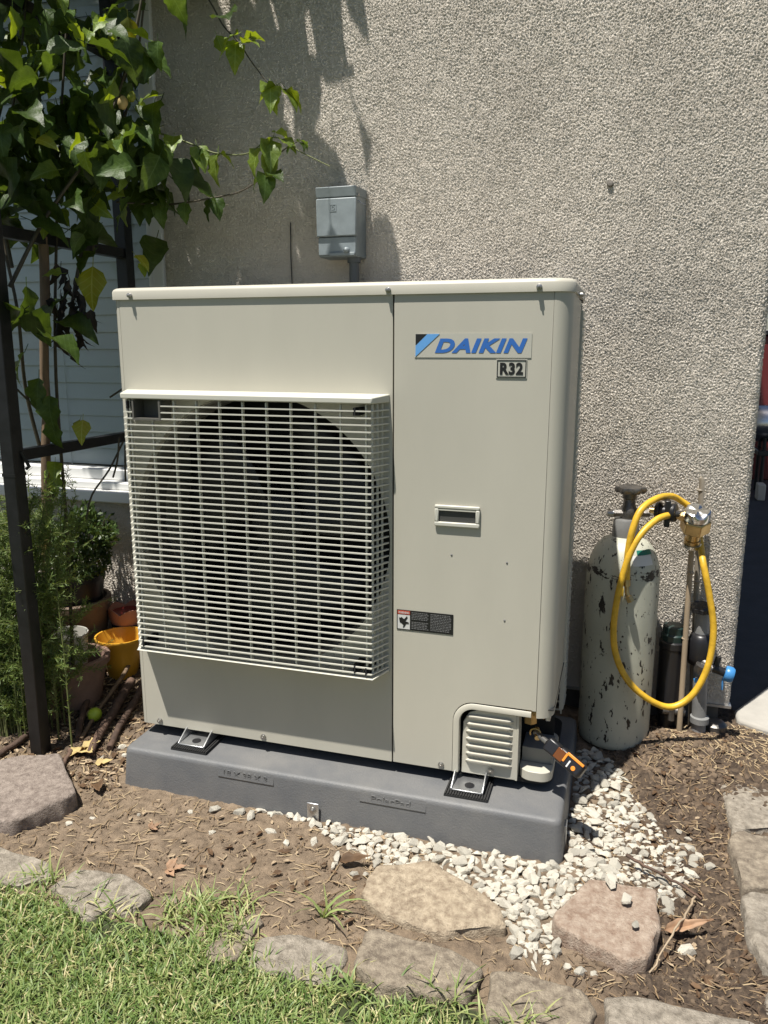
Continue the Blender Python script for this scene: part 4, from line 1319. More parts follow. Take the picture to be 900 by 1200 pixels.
# ------------------------------------------------------------------ lawn
def blades(name, pts, length, width, material, lean=(.2, 1.1), seed=1, zoff=0., flat_=0., tint=None, curl=.5):
    """many tapered bent blades as one mesh; pts: (n,3) roots"""
    g = np.random.default_rng(seed)
    n = len(pts)
    a = g.uniform(0, 2*np.pi, n)
    ln = g.uniform(*length, n); wd = g.uniform(*width, n)
    th = g.uniform(*lean, n)
    d = np.c_[np.cos(a), np.sin(a), np.zeros(n)]
    s = np.c_[-np.sin(a), np.cos(a), np.zeros(n)]
    tw = g.normal(0, .35, n)[:, None]
    s = s*np.cos(tw)+np.array([0, 0, 1.])*np.sin(tw)
    V = np.empty((n, 9, 3))
    p = pts.copy()
    ang = th*.45
    cv = g.uniform(.2, 1.0, n)*curl
    for k, w in enumerate((.7, 1., .85, .5)):
        V[:, 2*k] = p-s*(wd*w*.5)[:, None]
        V[:, 2*k+1] = p+s*(wd*w*.5)[:, None]
        st = (ln/4)[:, None]
        p = p+st*(d*np.sin(ang)[:, None]+np.array([0, 0, 1.])*np.cos(ang)[:, None])
        ang = ang+cv*.5+th*.12
    V[:, 8] = p
    o = np.arange(n)[:, None]*9
    T = np.array([[0, 1, 3], [0, 3, 2], [2, 3, 5], [2, 5, 4], [4, 5, 7], [4, 7, 6], [6, 7, 8]])
    F = (o[:, :, None]+T[None]).reshape(-1, 3)
    t = g.uniform(0, 1, n) if tint is None else tint(g, n)
    return np_mesh(name, V.reshape(-1, 3), F, material, attrs={'tint': np.repeat(t, 9)})
M['grass'] = mat('grass_blades', (.10, .16, .04), .5, translucent=.3)
attr_tint(M['grass'], (.075, .14, .032), (.60, .53, .30), stops=[(.30, (.16, .245, .068)), (.60, (.29, .365, .13)), (.80, (.44, .43, .20))])
def lawn_pts(n, seed):
    g = np.random.default_rng(seed)
    x = g.uniform(-.45, 1.35, n); y = g.uniform(-.93, -.385, n)
    edge = -.455+.022*np.sin(x*17)+.014*np.sin(x*41+1)
    edge = np.where(x < .10, -.43+(.10-x)*-.04, edge)
    edge = np.where((x > .66) & (x < 1.06), edge-.035, edge)
    edge = np.where(x > 1.06, -.505, edge)
    dens = np.clip((edge-y)/.045, 0, 1)
    keep = g.uniform(0, 1, n) < dens
    # only what a step aside of the view can show
    keep &= (y > -.93+.25*np.clip(x, -.4, 1.35))
    x = x[keep]; y = y[keep]
    return np.c_[x, y, gz(x, y)-.004]
P_ = lawn_pts(76000, 8)
lawn = blades('lawn', P_, (.012, .038), (.0017, .0036), M['grass'], lean=(.3, 1.9), seed=3,
              tint=lambda g, n: np.clip(g.beta(2.2, 3.0, n)+(g.uniform(0, 1, n) < .13)*.5, 0, 1))
tag(lawn, 'sunlit green lawn with some straw coloured blades', 'grass', kind='stuff')
# tufts on the border and a weed by the edging
g_ = np.random.default_rng(4)
tp = []
for cx_, cy_, nn, sp in ((.40, -.40, 60, .03), (.22, -.47, 60, .05), (.36, -.43, 90, .035), (.08, -.42, 40, .02), (.43, -.36, 30, .02), (.70, -.50, 60, .03), (.83, -.47, 50, .02), (.95, -.49, 60, .03), (.46, -.44, 50, .02)):
    q = g_.normal(0, sp, (nn, 2))
    tp.append(np.c_[cx_+q[:, 0], cy_+q[:, 1]*.5])
tp = np.vstack(tp)
tuft = blades('border_grass', np.c_[tp, gz(tp[:, 0], tp[:, 1])], (.03, .075), (.0018, .004), M['grass'], lean=(.5, 2.2), seed=6,
              tint=lambda g, n: np.clip(g.beta(2.5, 2., n), 0, 1))
tag(tuft, 'longer loose grass blades growing over the edging stones', 'grass', kind='stuff')
wp = np.repeat(np.array([[.592, -.352]]), 9, 0)+g_.normal(0, .004, (9, 2))
weed = blades('weed', np.c_[wp, gz(wp[:, 0], wp[:, 1])], (.05, .095), (.004, .006), M['grass'], lean=(.6, 1.7), seed=16, tint=lambda g, n: g.uniform(.4, .75, n))
tag(weed, 'small grass weed tuft growing alone in the bare soil', 'weed')

# ------------------------------------------------------------------ straw, twigs and leaf litter
M['straw'] = mat('straw_litter', (.3, .22, .12), .8)
attr_tint(M['straw'], (.045, .028, .018), (.52, .41, .25), stops=[(.3, (.10, .065, .04)), (.6, (.26, .18, .10))])
def litter(name, regions, seed, label):
    g = np.random.default_rng(seed)
    Vs = []; Fs = []; Ts = []
    o = 0
    for (x0, x1, y0, y1, n, l0, l1, w0, w1, t0, t1) in regions:
        x = g.uniform(x0, x1, n); y = g.uniform(y0, y1, n)
        on_pad = (x > PX0-.02) & (x < PX1+.02) & (y > PY0-.01)
        k = ~on_pad & ~((y > .50) & (x < 1.32))
        x = x[k]; y = y[k]; n = len(x)
        a = g.uniform(0, 2*np.pi, n); L_ = g.uniform(l0, l1, n); w = g.uniform(w0, w1, n); b = g.normal(0, .35, n)
        for i in range(n):
            c, s_ = math.cos(a[i]), math.sin(a[i])
            tz = g.uniform(-.12, .3)
            pts = []
            for j in range(4):
                u = j/3-.5
                bx = u*L_[i]; by = b[i]*L_[i]*(u*u)
                px = x[i]+bx*c-by*s_; py = y[i]+bx*s_+by*c
                pz = float(gz(px, py))+.0035+tz*bx*.5+g.uniform(0, .002)
                pts.append((px, py, pz))
            vs = []
            for j, p in enumerate(pts):
                ww = w[i]*(.5 if j in (0, 3) else 1)
                vs += [(p[0]-s_*ww, p[1]+c*ww, p[2]), (p[0]+s_*ww, p[1]-c*ww, p[2]+ww*.3), (p[0], p[1], p[2]+ww*1.1)]
            Vs += vs
            for j in range(3):
                q = o+j*3
                Fs += [(q, q+3, q+5, q+2), (q+2, q+5, q+4, q+1), (q+1, q+4, q+3, q)]
            Ts += [g.uniform(t0, t1)]*12
            o += 12
    ob = np_mesh(name, np.array(Vs), np.array(Fs), M['straw'], smooth=False, attrs={'tint': np.array(Ts)})
    return tag(ob, label, 'litter', kind='stuff')
litter('straw_litter', [
    (-.25, .72, -.42, -.09, 900, .006, .03, .0004, .0011, .45, 1.),
    (-.25, .72, -.42, -.09, 60, .03, .075, .0006, .0014, .4, .95),
    (1.0, 1.34, -.40, .50, 2300, .006, .030, .0005, .0015, .0, .65),
    (1.05, 1.34, -.40, .50, 420, .012, .045, .0005, .0013, .5, 1.),
    (1.15, 1.50, .28, .52, 500, .012, .05, .0006, .0014, .5, 1.),
    (-.75, .0, -.12, .50, 2200, .008, .035, .0006, .0022, .0, .7),
    (-.5, .0, -.12, .40, 500, .008, .03, .0008, .0022, .6, 1.),
    (.6, 1.05, -.40, -.30, 160, .006, .02, .0005, .001, .3, .9),
], 12, 'dry straw, bark shreds and grass clippings lying on the soil')
def chips(name, regions, seed, material, label):
    """curled flakes of dead leaves"""
    g = random.Random(seed)
    mb = MB()
    for (x0, x1, y0, y1, n, s0, s1) in regions:
        for _ in range(n):
            x = g.uniform(x0, x1); y = g.uniform(y0, y1)
            if PX0-.02 < x < PX1+.02 and y > PY0-.01: continue
            s_ = g.uniform(s0, s1); a = g.uniform(0, 6.28)
            rot = Matrix.Rotation(a, 3, 'Z') @ Matrix.Rotation(g.uniform(-.6, .6), 3, 'X')
            c_ = Vector((x, y, gzf(x, y)+.004+s_*.15))
            pts = [Vector((-s_, 0, s_*.2)), Vector((-.3*s_, .45*s_, s_*.1)), Vector((.6*s_, .35*s_, .25*s_)), Vector((s_, 0, 0)), Vector((.3*s_, -.5*s_, .2*s_)), Vector((-.5*s_, -.35*s_, .3*s_)), Vector((0, 0, -.05*s_))]
            mb.add([rot @ p*g.uniform(.85, 1.15)+c_ for p in pts], [(6, 0, 1), (6, 1, 2), (6, 2, 3), (6, 3, 4), (6, 4, 5), (6, 5, 0)])
    o = mb.build(name, material)
    return tag(o, label, 'litter', kind='stuff')
chips('leaf_litter', [(-.70, .0, -.12, .48, 520, .005, .014), (.30, .70, -.38, -.15, 26, .006, .013), (1.1, 1.34, -.35, .45, 130, .005, .012)], 3, M['deadleaf'], 'crumbled brown dead leaves under the shrubs and vine')
chips('pale_leaf_litter', [(-.42, .0, -.10, .40, 260, .004, .012), (1.1, 1.34, -.3, .45, 60, .004, .009), (.0, .7, -.38, -.10, 40, .004, .009)], 4, mat('pale_dead_leaf', (.34, .26, .17), .8, var=.3, vscale=50), 'pale tan leaf fragments scattered over the bed')

def clods(seed=9):
    g = random.Random(seed)
    mb = MB()
    for (x0, x1, y0, y1, n, s0, s1) in ((1.02, 1.30, -.36, .46, 420, .003, .010), (-.20, .74, -.41, -.08, 2600, .0010, .0038), (1.10, 1.27, .26, .42, 160, .004, .012), (-.6, 0, -.1, .4, 150, .003, .009)):
        for _ in range(n):
            x = g.uniform(x0, x1); y = g.uniform(y0, y1)
            if PX0-.02 < x < PX1+.02 and y > PY0-.01: continue
            me = peb[g.randrange(12)]
            r_ = g.uniform(s0, s1)
            rot = Matrix.Rotation(g.uniform(0, 6.28), 3, 'Z')
            mb.add([rot @ (v.co*r_)+Vector((x, y, gzf(x, y)+r_*.2)) for v in me.vertices], [tuple(p.vertices) for p in me.polygons])
    o = mb.build('soil_crumbs', mat('soil_crumb', (.16, .115, .076), .95, var=.4, vscale=30, bump=.8, bscale=120), smooth=70)
    tag(o, 'loose crumbs and clods of brown soil', 'soil', kind='stuff')
clods()

def branch(P, r0, r1, name, material, seed=0, n=8, wob=.001):
    g = random.Random(seed)
    S = spline(P, 5)
    S = [p+Vector((g.gauss(0, wob), g.gauss(0, wob), g.gauss(0, wob*.5))) for p in S]
    N = len(S)
    return MB().tube(S, [r0+(r1-r0)*i/(N-1)*1.0+g.uniform(-.05, .05)*r0 for i in range(N)], n).build(name, material, smooth=70)
STK = 'cut sticks lying beside the pots'
def gp(x, y, h): return (x, y, gzf(x, y)+h)
for i, (a, b, h0, h1, r0, r1, mk, lab) in enumerate((
    ((-.385, .36), (-.225, .045), .05, .010, .010, .008, 'bark', 'dark stick leaning left of the green fruit'),
    ((-.270, .36), (-.215, .045), .05, .010, .006, .005, 'wood', 'thin pale stick lying right of the green fruit'),
    ((-.225, .275), (-.150, -.005), .028, .012, .012, .010, 'bark', 'thickest reddish brown stick lying near the pad corner'),
    ((-.185, .265), (-.120, .03), .024, .010, .009, .008, 'bark', 'dark stick nearest to the heat pump side'),
    ((-.36, .03), (-.35, -.09), .012, .012, .008, .007, 'bark', 'dark stick on the mulch left of the black post foot'),
    ((-.21, .0), (-.17, -.075), .010, .012, .006, .004, 'bark', 'short dark stick right behind the flat brown rock'))):
    a = Vector(gp(*a, h0)); b = Vector(gp(*b, h1))
    o = branch([a, a.lerp(b, .35)+Vector((.004, 0, .003)), a.lerp(b, .7)-Vector((.004, 0, .0)), b], r0, r1, 'stick', M[mk], seed=i)
    tag(o, lab, 'stick', STK)
tw = branch([gp(1.205, -.110, .022), gp(1.185, -.175, .03), gp(1.158, -.245, .035), gp(1.125, -.318, .010)], .0022, .0015, 'twig', M['bamboo'], 21, 6, .0012)
tag(tw, 'bent tan twig leaning on the right edge of the pinkish flagstone', 'twig')
tw = branch([gp(1.085, -.05, .03), gp(1.13, -.062, .026), gp(1.175, -.078, .02), gp(1.218, -.100, .012)], .0032, .0022, 'twig', M['bark'], 22, 6, .0015)
tag(tw, 'dark brown twig lying across the edge of the gravel', 'twig')

# ------------------------------------------------------------------ arbour, stake and pots on the left
ab_ = thing('garden_arbour', 'black metal garden arbour side frame carrying the vine', 'arbour', (-.28, .2, gzf(-.28, -.02)))
PW = .017
for (x, y) in ((-.28, -.02), (-.28, .452)):
    MB().box(x-PW, x+PW, y-PW, y+PW, gzf(x, y)-.05, 2.12).build('post', M['blackmetal'], ab_, bevel=.002)
for z in (.63, 1.115, 1.6, 2.08):
    MB().box(-.28-.0125, -.28+.0125, -.02+PW, .452-PW, z-.0125, z+.0125).build('rung', M['blackmetal'], ab_, bevel=.0015)
for (x, y) in ((-.28, -.02), (-.28, .452)):
    MB().box(-1.45, -.28-PW, y-.0125, y+.0125, 2.04, 2.065).build('top_rail', M['blackmetal'], ab_, bevel=.0015)
MB().tube([(-.28+.018, .0, .60), (-.25, -.005, .605), (-.262, -.012, .64)], .004, 6).build('hook', M['blackmetal'], ab_)
MB().box(-.28-PW-.001, -.28+PW+.001, -.02-PW-.001, -.02+PW+.001, .585, .592).build('sleeve_joint', M['blackmetal'], ab_)
ws = branch([(-.362, .115, gzf(-.36, .115)-.03), (-.338, .118, .3), (-.305, .128, .72), (-.278, .138, 1.12)], .0125, .011, 'wooden_stake', M['wood'], 41, 7, .0012)
tag(ws, 'weathered wooden stake standing behind the black arbour post', 'stake')

def pot(name, label, c, zb, zt_, rb, rt, material, rim=.006, inner=None, wall=.006, cat='pot', n=36, flute=0):
    o = thing(name, label, cat, (c[0], c[1], zb))
    h = zt_-zb
    MB().lathe([(0, 0), (rb, 0), (rb+(rt-rb)*.5, h*.5), (rt-.001, h-.022), (rt+rim, h-.021), (rt+rim+.001, h-.003), (rt+rim-.002, h), (rt-wall, h), (rt-wall-.001, h-.02), (rb-wall, .015), (0, .015)], (c[0], c[1], zb), n).build('pot_wall', material, o, smooth=40)
    if inner:
        MB().lathe([(0, inner[0]), (rb+(rt-rb)*(inner[0]/h)-wall-.001, inner[0])], (c[0], c[1], zb), n).build('soil_fill', inner[1], o)
    return o
SOIL = mat('potting_soil', (.03, .022, .016), .95, var=.5, vscale=80, bump=1., bscale=150)
yp = thing('yellow_pot', 'yellow glazed tapered flower pot beside the heat pump', 'pot', (-.300, .345, gzf(-.3, .345)-.004))
MB().lathe([(0, 0), (.036, 0), (.039, .004), (.053, .06), (.068, .112), (.0715, .118), (.071, .123), (.066, .123), (.049, .06), (.034, .012), (0, .012)], (-.300, .345, gzf(-.3, .345)-.004), 40).build('pot_wall', M['yellowpot'], yp, smooth=40)
pot('terracotta_pot', 'pale terracotta pot in front holding a white pot', (-.340, .200), gzf(-.34, .2)-.004, .062, .058, .082, M['terra'], rim=.006)
wp_ = thing('white_pot', 'white plastic pot standing inside the terracotta pot', 'pot', (-.366, .205, .0))
MB().lathe([(0, 0), (.044, 0), (.054, .118), (.056, .120), (.0555, .124), (.052, .124), (.043, .01), (0, .01)], (-.366, .205, -.004), 32).build('pot_wall', M['whitepot'], wp_, smooth=40)
pot('clay_pot', 'large brown clay pot against the wall holding a black nursery pot', (-.495, .388), gzf(-.495, .39)-.004, .152, .085, .108, M['brownpot'], rim=.005, inner=(.12, SOIL))
bp_ = thing('nursery_pot', 'black plastic nursery pot with leafy plant inside the clay pot', 'pot', (-.485, .388, .09))
MB().lathe([(0, 0), (.075, 0), (.090, .125), (.094, .126), (.094, .138), (.088, .138), (.074, .01), (0, .01)], (-.485, .388, .085), 32).lathe([(0, .118), (.085, .118)], (-.485, .388, .085), 32).build('pot_wall', M['black'], bp_, smooth=40)
bw = thing('scalloped_bowl', 'dark blue bowl pot with scalloped pink clay rim near the wall', 'pot', (-.348, .456, gzf(-.348, .456)))
zb_ = gzf(-.348, .456)-.003
MB().lathe([(0, 0), (.034, 0), (.048, .06), (.052, .115), (.053, .118), (.049, .118), (.044, .06), (.03, .01), (0, .01)], (-.348, .456, zb_), 36).build('bowl_body', M['bluepot'], bw, smooth=40)
vs = []; fs = []; n = 72
for q, (rr, zz, sc) in enumerate(((.0495, .112, 0), (.056, .128, .3), (.0585, .150, 1), (.0555, .150, 1), (.052, .128, .3), (.046, .112, 0))):
    for k in range(n):
        t = 2*math.pi*k/n
        vs.append((-.348+rr*math.cos(t), .456+rr*math.sin(t), zb_+zz+sc*.016*abs(math.sin(2.5*t+.4))))
for i in range(5):
    for k in range(n):
        fs.append((i*n+k, i*n+(k+1) % n, (i+1)*n+(k+1) % n, (i+1)*n+k))
MB().add(vs, fs).build('scalloped_rim', M['pinkclay'], bw, smooth=50)
MB().lathe([(0, .085), (.0455, .0855), (.0515, .128), (.0545, .146)], (-.348, .456, zb_), 36).build('red_lining', M['redpot'], bw, smooth=50)
fruit = MB().lathe([(0, -.0185), (.006, -.0175), (.0135, -.0125), (.0175, -.004), (.0175, .005), (.013, .0125), (.005, .0175), (0, .018)], (-.232, .125, gzf(-.232, .125)+.024), 20, (.2, .1, 1)).build('green_fruit', M['lime'], smooth=80)
tag(fruit, 'small round yellow green fruit lying among the sticks', 'fruit')

# ------------------------------------------------------------------ leaves
def leaf_mesh(name, L_, W_, droop, fold, lobes, seed, material, seg=6):
    """one leaf along +x from the stalk at the origin: pointed, folded along the midrib, drooping tip"""
    g = random.Random(seed)
    vs = []; fs = []
    ph = g.uniform(0, 6)
    tw = g.uniform(-.25, .25)
    for i in range(seg+1):
        u = i/seg
        if lobes:
            w = W_*(.5*math.sin(math.pi*min(1, u*1.35))**.7+.28*max(0, math.sin(math.pi*(u*3.0-.2)))*(1-u))*(1-u**6)
            if u < .45: w += W_*.16*math.sin(math.pi*u/.45)
        else:
            w = W_*.56*(math.sin(math.pi*u**.62)**.9)*(1-.30*u)
        w = max(w, .0008)*(1+.08*math.sin(ph+i*2.1))
        ang = droop*u*u
        x = L_*(u-.18*droop*u**3); z = -L_*.45*droop*u*u
        fz = fold*w*(1+.2*math.sin(ph+i))
        wav = .20*w*math.sin(ph+i*1.9)
        vs += [(x, -w, z+fz+wav+tw*u*w), (x, -w*.5, z+fz*.42), (x, 0, z), (x, w*.5, z+fz*.42), (x, w, z+fz-wav-tw*u*w)]
    for i in range(seg):
        for j in range(4):
            a = i*5+j
            fs.append((a, a+1, a+6, a+5))
    q = len(vs)                                      # stalk
    r_ = .0009*L_/.1
    vs += [(-.22*L_, 0, .05*L_+r_), (-.22*L_, r_, .05*L_-r_), (-.22*L_, -r_, .05*L_-r_), (.02*L_, 0, r_), (.02*L_, r_, -r_), (.02*L_, -r_, -r_)]
    fs += [(q, q+1, q+4, q+3), (q+1, q+2, q+5, q+4), (q+2, q, q+3, q+5)]
    me = bpy.data.meshes.new(name)
    me.from_pydata(vs, [], fs)
    me.polygons.foreach_set('use_smooth', [True]*len(fs))
    me.materials.append(material)
    return me
M['leaf'] = mat('vine_leaf', (.045, .088, .016), .38, var=.25, vscale=30, tint=(.075, .13, .026), bump=.35, bscale=120, rand=.35, translucent=.42, spec=.35)
M['leaf_young'] = mat('young_vine_leaf', (.15, .24, .03), .4, var=.2, vscale=30, tint=(.21, .30, .05), bump=.3, bscale=120, rand=.25, translucent=.5)
M['leaf_yellow'] = mat('yellowing_leaf', (.34, .33, .04), .5, var=.3, vscale=30, tint=(.22, .28, .04), rand=.2, translucent=.45)
def add_veins(m, k=.75):
    """paler midrib and side veins (leaves grow along their own x axis)"""
    nt = m.node_tree; L = nt.links.new
    tc = [n for n in nt.nodes if n.type == 'TEX_COORD'][0]
    sp = nt.nodes.new('ShaderNodeSeparateXYZ'); L(tc.outputs['Object'], sp.inputs[0])
    def mth(op, a, b=0.):
        q = nt.nodes.new('ShaderNodeMath'); q.operation = op
        for i, v in enumerate((a, b)):
            if isinstance(v, (int, float)): q.inputs[i].default_value = v
            else: L(v, q.inputs[i])
        return q.outputs[0]
    ay = mth('ABSOLUTE', sp.outputs['Y'])
    rib = mth('LESS_THAN', ay, .0011)
    side = mth('GREATER_THAN', mth('SINE', mth('MULTIPLY', mth('SUBTRACT', sp.outputs['X'], mth('MULTIPLY', ay, .9)), 520.)), .90)
    v = mth('MAXIMUM', rib, mth('MULTIPLY', side, .5))
    src = nt.nodes['Principled BSDF'].inputs['Base Color'].links[0].from_socket
    hs = nt.nodes.new('ShaderNodeHueSaturation'); hs.inputs['Value'].default_value = 1+k; hs.inputs['Saturation'].default_value = .85
    L(src, hs.inputs['Color'])
    mx = nt.nodes.new('ShaderNodeMix'); mx.data_type = 'RGBA'
    L(v, mx.inputs['Factor']); L(src, mx.inputs['A']); L(hs.outputs['Color'], mx.inputs['B'])
    L(mx.outputs['Result'], nt.nodes['Principled BSDF'].inputs['Base Color'])
for q_ in ('leaf', 'leaf_young', 'leaf_yellow'): add_veins(M[q_])
LF = [leaf_mesh('leaf', .100, .062, .55+.16*k, .22+.06*(k % 3), False, k, M['leaf'], 9) for k in range(6)]
LY = [leaf_mesh('leaf', .074, .045, .5+.2*k, .30, False, 20+k, M['leaf_young'], 8) for k in range(3)]
LL = leaf_mesh('leaf', .075, .045, .7, .2, False, 33, M['leaf_yellow'])
vine = thing('climbing_vine', 'large leafy green vine climbing the arbour beside the window', 'vine', (-.30, .2, gzf(-.3, .2)))
vl = wloc(vine)
gv = random.Random(17)
def put_leaf(p, yaw, pitch, roll, me, sc):
    o = bpy.data.objects.new('leaf', me)
    col.objects.link(o)
    o.parent = vine
    o.location = Vector(p)-vl
    o.rotation_euler = (Matrix.Rotation(yaw, 3, 'Z') @ Matrix.Rotation(pitch, 3, 'Y') @ Matrix.Rotation(roll, 3, 'X')).to_euler()
    o.scale = (sc, sc, sc)
    return o
# woody runners up the frame
runners = [
    [(-.33, .17, gzf(-.33, .17)), (-.30, .16, .4), (-.285, .15, .8), (-.27, .17, 1.1), (-.25, .2, 1.4), (-.20, .22, 1.75), (-.15, .25, 2.1)],
    [(-.31, .14, .5), (-.33, .10, .75), (-.30, .06, .95), (-.34, .08, 1.2), (-.28, .12, 1.5), (-.22, .15, 1.9)],
    [(-.26, .17, .9), (-.22, .22, 1.15), (-.18, .27, 1.35), (-.10, .30, 1.6), (-.02, .32, 1.95)],
    [(-.28, .02, 1.0), (-.22, .08, 1.15), (-.12, .15, 1.32), (-.06, .2, 1.5), (.0, .25, 1.8)],
    [(-.34, .10, 1.05), (-.40, .14, 1.3), (-.36, .2, 1.55), (-.3, .25, 1.9)],
    [(-.27, .3, 1.1), (-.25, .35, 1.3), (-.16, .36, 1.5), (-.08, .36, 1.85)],
]
for i, r_ in enumerate(runners):
    S = spline(r_, 6)
    MB().tube(S, [.0048-.003*k/len(S) for k in range(len(S))], 6).build('stem', M['stem'], vine, smooth=70)
# shoots reaching out over the stucco
shoots = [
    [(-.16, .26, 1.21), (-.05, .30, 1.205), (.077, .30, 1.214), (.150, .30, 1.225), (.21, .30, 1.256), (.25, .30, 1.30), (.296, .30, 1.323)],
    [(-.12, .28, 1.38), (-.028, .30, 1.355), (.05, .30, 1.325), (.093, .30, 1.310), (.17, .30, 1.305), (.235, .30, 1.335), (.30, .30, 1.30), (.37, .30, 1.265)],
    [(.03, .30, 1.70), (.087, .30, 1.63), (.12, .30, 1.575), (.157, .30, 1.537), (.19, .30, 1.49), (.235, .30, 1.44), (.27, .30, 1.43)],
]
for i, r_ in enumerate(shoots):
    S = spline(r_, 6)
    MB().tube(S, [.0024-.0013*k/len(S) for k in range(len(S))], 6).build('stem', M['gstem'] if i == 1 else M['stem'], vine, smooth=70)
def leaf_on(p, q, young=False, sc=None, drop=None):
    p = Vector(p)
    yaw = q
    me = gv.choice(LY if young else LF)
    put_leaf(p, yaw, drop if drop is not None else gv.uniform(.2, 1.1), gv.uniform(-.5, .5), me, sc or gv.uniform(.8, 1.15))
for (p, yaw, y_, sc, dr) in (
    ((-.02, .30, 1.355), -1.2, True, 1.0, .5), ((.04, .30, 1.33), -.7, True, 1.0, .9), ((.05, .30, 1.325), -2.1, False, .6, .9), ((.093, .30, 1.31), -1.9, True, 1.1, 1.1),
    ((.10, .30, 1.31), .2, True, .7, .6), ((.20, .30, 1.315), -2.2, True, 1.0, 1.0), ((.225, .30, 1.33), -1.0, True, 1.1, .9), ((.235, .30, 1.335), -2.8, True, .9, 1.1),
    ((.25, .30, 1.33), -.2, True, .8, .3), ((.24, .30, 1.345), 1.4, True, .7, -.3), ((.23, .29, 1.30), -1.5, True, .9, 1.4),
    ((.157, .30, 1.537), -2.6, True, .9, .3), ((.165, .30, 1.535), -.3, True, .8, -.1), ((.15, .30, 1.54), -1.4, True, 1.0, 1.2), ((.17, .30, 1.545), .8, True, .7, -.4), ((.16, .29, 1.55), -2.0, True, .8, .4),
    ((.23, .30, 1.445), -1.1, True, 1.1, .7), ((.245, .30, 1.44), -2.5, True, .9, .5), ((.255, .30, 1.435), -.2, True, 1.0, .5), ((.27, .30, 1.43), .3, True, .9, .7), ((.245, .295, 1.425), -1.6, True, .7, 1.2),
    ((-.08, .29, 1.205), -2.0, False, .55, 1.0), ((-.06, .29, 1.205), -1.2, False, .6, 1.2), ((.0, .30, 1.208), -1.5, False, .55, 1.3), ((.07, .30, 1.214), -2.4, False, .6, 1.2), ((.085, .30, 1.215), -1.0, False, .6, 1.1), ((.08, .30, 1.214), -.5, False, .5, .8),
    ((.205, .30, 1.254), -2.4, False, .5, .5), ((.225, .30, 1.262), -.6, False, .6, .3), ((.215, .29, 1.258), -1.0, False, .75, 1.0), ((.292, .30, 1.322), -.3, False, .4, .3), ((.30, .30, 1.324), 1.2, False, .35, .0), ((.285, .30, 1.318), -2.2, False, .35, .6)):
    put_leaf(p, yaw, dr, gv.uniform(-.4, .4), gv.choice(LY if y_ else LF), sc)
# leaves along the runners in view
def along(S, n, spread):
    for _ in range(n):
        p = Vector(gv.choice(S))+Vector((gv.gauss(0, spread), gv.gauss(0, spread*.7), gv.gauss(0, spread*.8)))
        yield p
cnt = 0
extra = []
clusters = [((-.16, .18, 1.45), (.11, .10, .16), 185), ((-.32, .16, 1.48), (.11, .10, .15), 165), ((-.33, .12, 1.20), (.08, .06, .075), 30), ((-.28, .10, 1.30), (.10, .08, .09), 46), ((-.10, .27, 1.29), (.055, .06, .06), 26), ((-.26, .05, .93), (.045, .05, .05), 7)]
for c, s_, n in clusters:
    for _ in range(n):
        p = Vector((c[0]+gv.gauss(0, s_[0]), c[1]+gv.gauss(0, s_[1]), c[2]+gv.gauss(0, s_[2])))
        if p.y > .47 or p.y < -.02: p.y = gv.uniform(.05, .4)
        if p.x > .03 and p.z < 1.5: continue
        xs = p.x+.175*(p.z-.1); ys = p.y+.305*(p.z-.1)
        if -.45 < xs < -.10 and .08 < ys < .64 and gv.random() < .82: continue
        if p.z > 1.64 or cnt >= 245:            # above the view, or past the count of single leaves
            extra.append(p); continue
        k = gv.random()
        me = LL if k < .03 else (gv.choice(LY) if k < .34 else gv.choice(LF))
        put_leaf(p, gv.uniform(-3.1, 3.1) if gv.random() < .35 else gv.gauss(-1.5, .8), gv.gauss(.6, .5), gv.gauss(0, .6), me, gv.uniform(.5, 1.02))
        cnt += 1
for (p, yaw, dr, me, sc) in (((-.21, .14, .70), -1.2, .9, LL, .9), ((-.225, .15, .70), -2.0, 1.0, LL, .6), ((-.275, .11, .60), -1.0, .6, LY[0], .8), ((-.27, .11, .575), -1.6, 1.1, LY[1], .9), ((-.28, .11, .59), -2.4, .8, LY[0], .7), ((-.21, .22, 1.06), -1.4, 1.2, LL, 1.5), ((-.13, .28, 1.09), -.2, .5, LL, .8), ((-.275, .08, .80), -1.6, 1.2, LF[1], .9), ((-.25, .08, .76), -1.2, 1.2, LF[2], .9), ((-.29, .06, .86), -2.2, .9, LF[3], .9), ((-.255, .09, .70), -1.4, 1.4, LF[4], .8), ((-.34, .03, .98), -1.4, .8, LF[0], 1.1), ((-.33, .02, .83), -1.6, 1.0, LF[2], 1.1)):
    put_leaf(p, yaw, dr, gv.uniform(-.3, .3), me, sc)
# foliage over the top of the arbour, above the frame: it shades window and wall
mb = MB()
go = random.Random(23)
def over_leaf(p):
    me = go.choice(LF)
    rot = Matrix.Rotation(go.uniform(-3.1, 3.1), 3, 'Z') @ Matrix.Rotation(go.gauss(.5, .4), 3, 'Y') @ Matrix.Rotation(go.gauss(0, .5), 3, 'X')
    sc = go.uniform(.85, 1.3)
    mb.add([rot @ (v.co*sc)+p for v in me.vertices], [tuple(q.vertices) for q in me.polygons])
n = 0
while n < 430:
    x = go.uniform(-1.3, .26); y = go.uniform(.22, .49); z = go.uniform(1.80, 2.30)
    if z < 1.72+.25*max(0, .35-y): continue
    # where the shade lands on the wall
    t = (WY-y)/.305
    wx = x+.175*t; wz = z-t
    lim = .31+.13*(1.65-wz)/.6+.035*math.sin(wz*23)+.02*math.sin(wz*51)
    if wx > lim: continue
    if wx > lim-.24 and go.random() < .72: continue
    if x < -.45 and go.random() < .75: continue
    over_leaf(Vector((x, y, z))); n += 1
for p in extra: over_leaf(p)
fo = mb.build('foliage', M['leaf'], vine, smooth=80)
tag(fo, kind='stuff')
